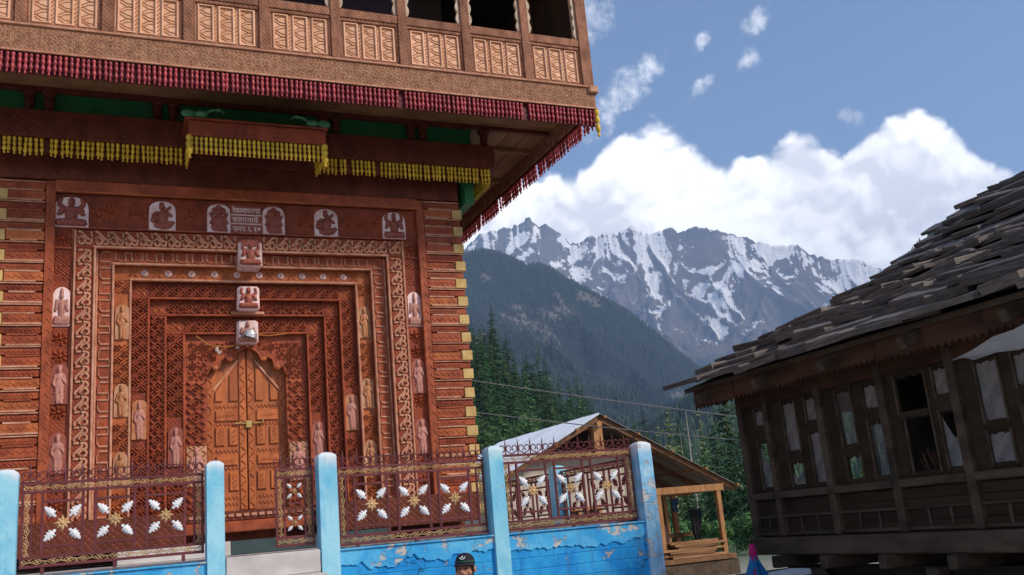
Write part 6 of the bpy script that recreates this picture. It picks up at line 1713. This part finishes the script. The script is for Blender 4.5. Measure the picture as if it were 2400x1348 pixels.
m = MB().tube([PV(-.026, .098, HZ - .072), PV(0, .108, HZ - .076), PV(.026, .098, HZ - .072)], .005, 6); wear('mouth', raw_mesh('mouth', m, lip_mat, True))
# cap: crown, peak with green edge, stitched emblem
cm_ = MB(); V = []; F = []; nu, nv = 24, 9
for j in range(nv + 1):
    t = pi / 2 * j / nv
    for k in range(nu):
        a = 2 * pi * k / nu; V.append(PV(.086 * cos(t) ** .75 * cos(a), -.006 + .106 * cos(t) ** .75 * sin(a), HZ + .050 + .082 * sin(t) + .012 * cos(t) * (1 - sin(a)) * -.6))
for j in range(nv):
    for k in range(nu): F.append((j * nu + k, j * nu + (k + 1) % nu, (j + 1) * nu + (k + 1) % nu, (j + 1) * nu + k))
cm_.add(V, F); cap = wear('cap', raw_mesh('cap', cm_, cap_mat, True))
WLOC[cap.name] = Vector((0, 0, 0))
def capbit(name, mb, mat, sm=True):
    o = bpy.data.objects.new(name, raw_mesh(name, mb, mat, sm)); COL.objects.link(o); o.parent = cap
V = []; F = []; n = 14
def peak_pt(i, f, dz=0.0):
    a = rad(12 + 156 * i / n); r0 = Vector((.084 * cos(a), .102 * sin(a) - .004)); ext = .058 * sin(a) ** .8 * f
    return PV(r0.x * (1 + .10 * f), r0.y + ext, HZ + .051 - .012 * f - .016 * f * abs(cos(a)) + dz)
for th in (0, -.006):
    for i in range(n + 1):
        for f in (0, .5, 1): V.append(peak_pt(i, f, th))
k = 3 * (n + 1)
for s_ in (0, k):
    for i in range(n):
        for j in range(2): F.append((s_ + i * 3 + j, s_ + i * 3 + j + 1, s_ + i * 3 + j + 4, s_ + i * 3 + j + 3))
F += [(i * 3 + 2, (i + 1) * 3 + 2, k + (i + 1) * 3 + 2, k + i * 3 + 2) for i in range(n)]
capbit('peak', MB().add(V, F), cap_mat)
capbit('green_trim', MB().tube([PV(.0868 * cos(rad(8 + 164 * i / 16)), -.005 + .1072 * sin(rad(8 + 164 * i / 16)), HZ + .060) for i in range(17)], .0042, 5), cap_green)
def cap_surf(u, v):
    a = pi / 2 + u; t = v; return PV(.088 * cos(t) ** .75 * cos(a), -.006 + .1085 * cos(t) ** .75 * sin(a), HZ + .051 + .083 * sin(t))
capbit('crescent_emblem', MB().tube([cap_surf(.30 * cos(rad(q)), .62 + .25 * sin(rad(q))) for q in range(190, 361, 17)], .0042, 5), cap_white)
tri = [cap_surf(-.13, .55), cap_surf(.13, .55), cap_surf(.0, .80)]
off = (PV(0, 1, 0) - PV(0, 0, 0)) * .002
capbit('triangle_emblem', MB().add([p + off for p in tri] + [p - off for p in tri], [(0, 1, 2), (5, 4, 3), (0, 3, 4, 1), (1, 4, 5, 2), (2, 5, 3, 0)]), cap_white, False)

# ================================================================== haze
hz = MB().box(-7800, 7800, -7800, 7800, -40, 2150, 0)
me = raw_mesh('haze', hz, None) if False else bpy.data.meshes.new('haze')
me.from_pydata(hz.v, [], hz.f); me.update()
hm = bpy.data.materials.new('valley_haze'); hm.use_nodes = True
Hn = NT(hm.node_tree); Hn.n.remove(Hn.n['Principled BSDF'])
pv = Hn.new('ShaderNodeVolumePrincipled'); pv.inputs['Color'].default_value = (.40, .61, 1.0, 1); pv.inputs['Density'].default_value = 1.4e-4; pv.inputs['Anisotropy'].default_value = 0.0
Hn.l.new(pv.outputs[0], Hn.n['Material Output'].inputs['Volume'])
me.materials.append(hm)
ho_ = link('haze', me); tag(ho_, 'pale blue haze filling the valley air', 'haze', kind='stuff')
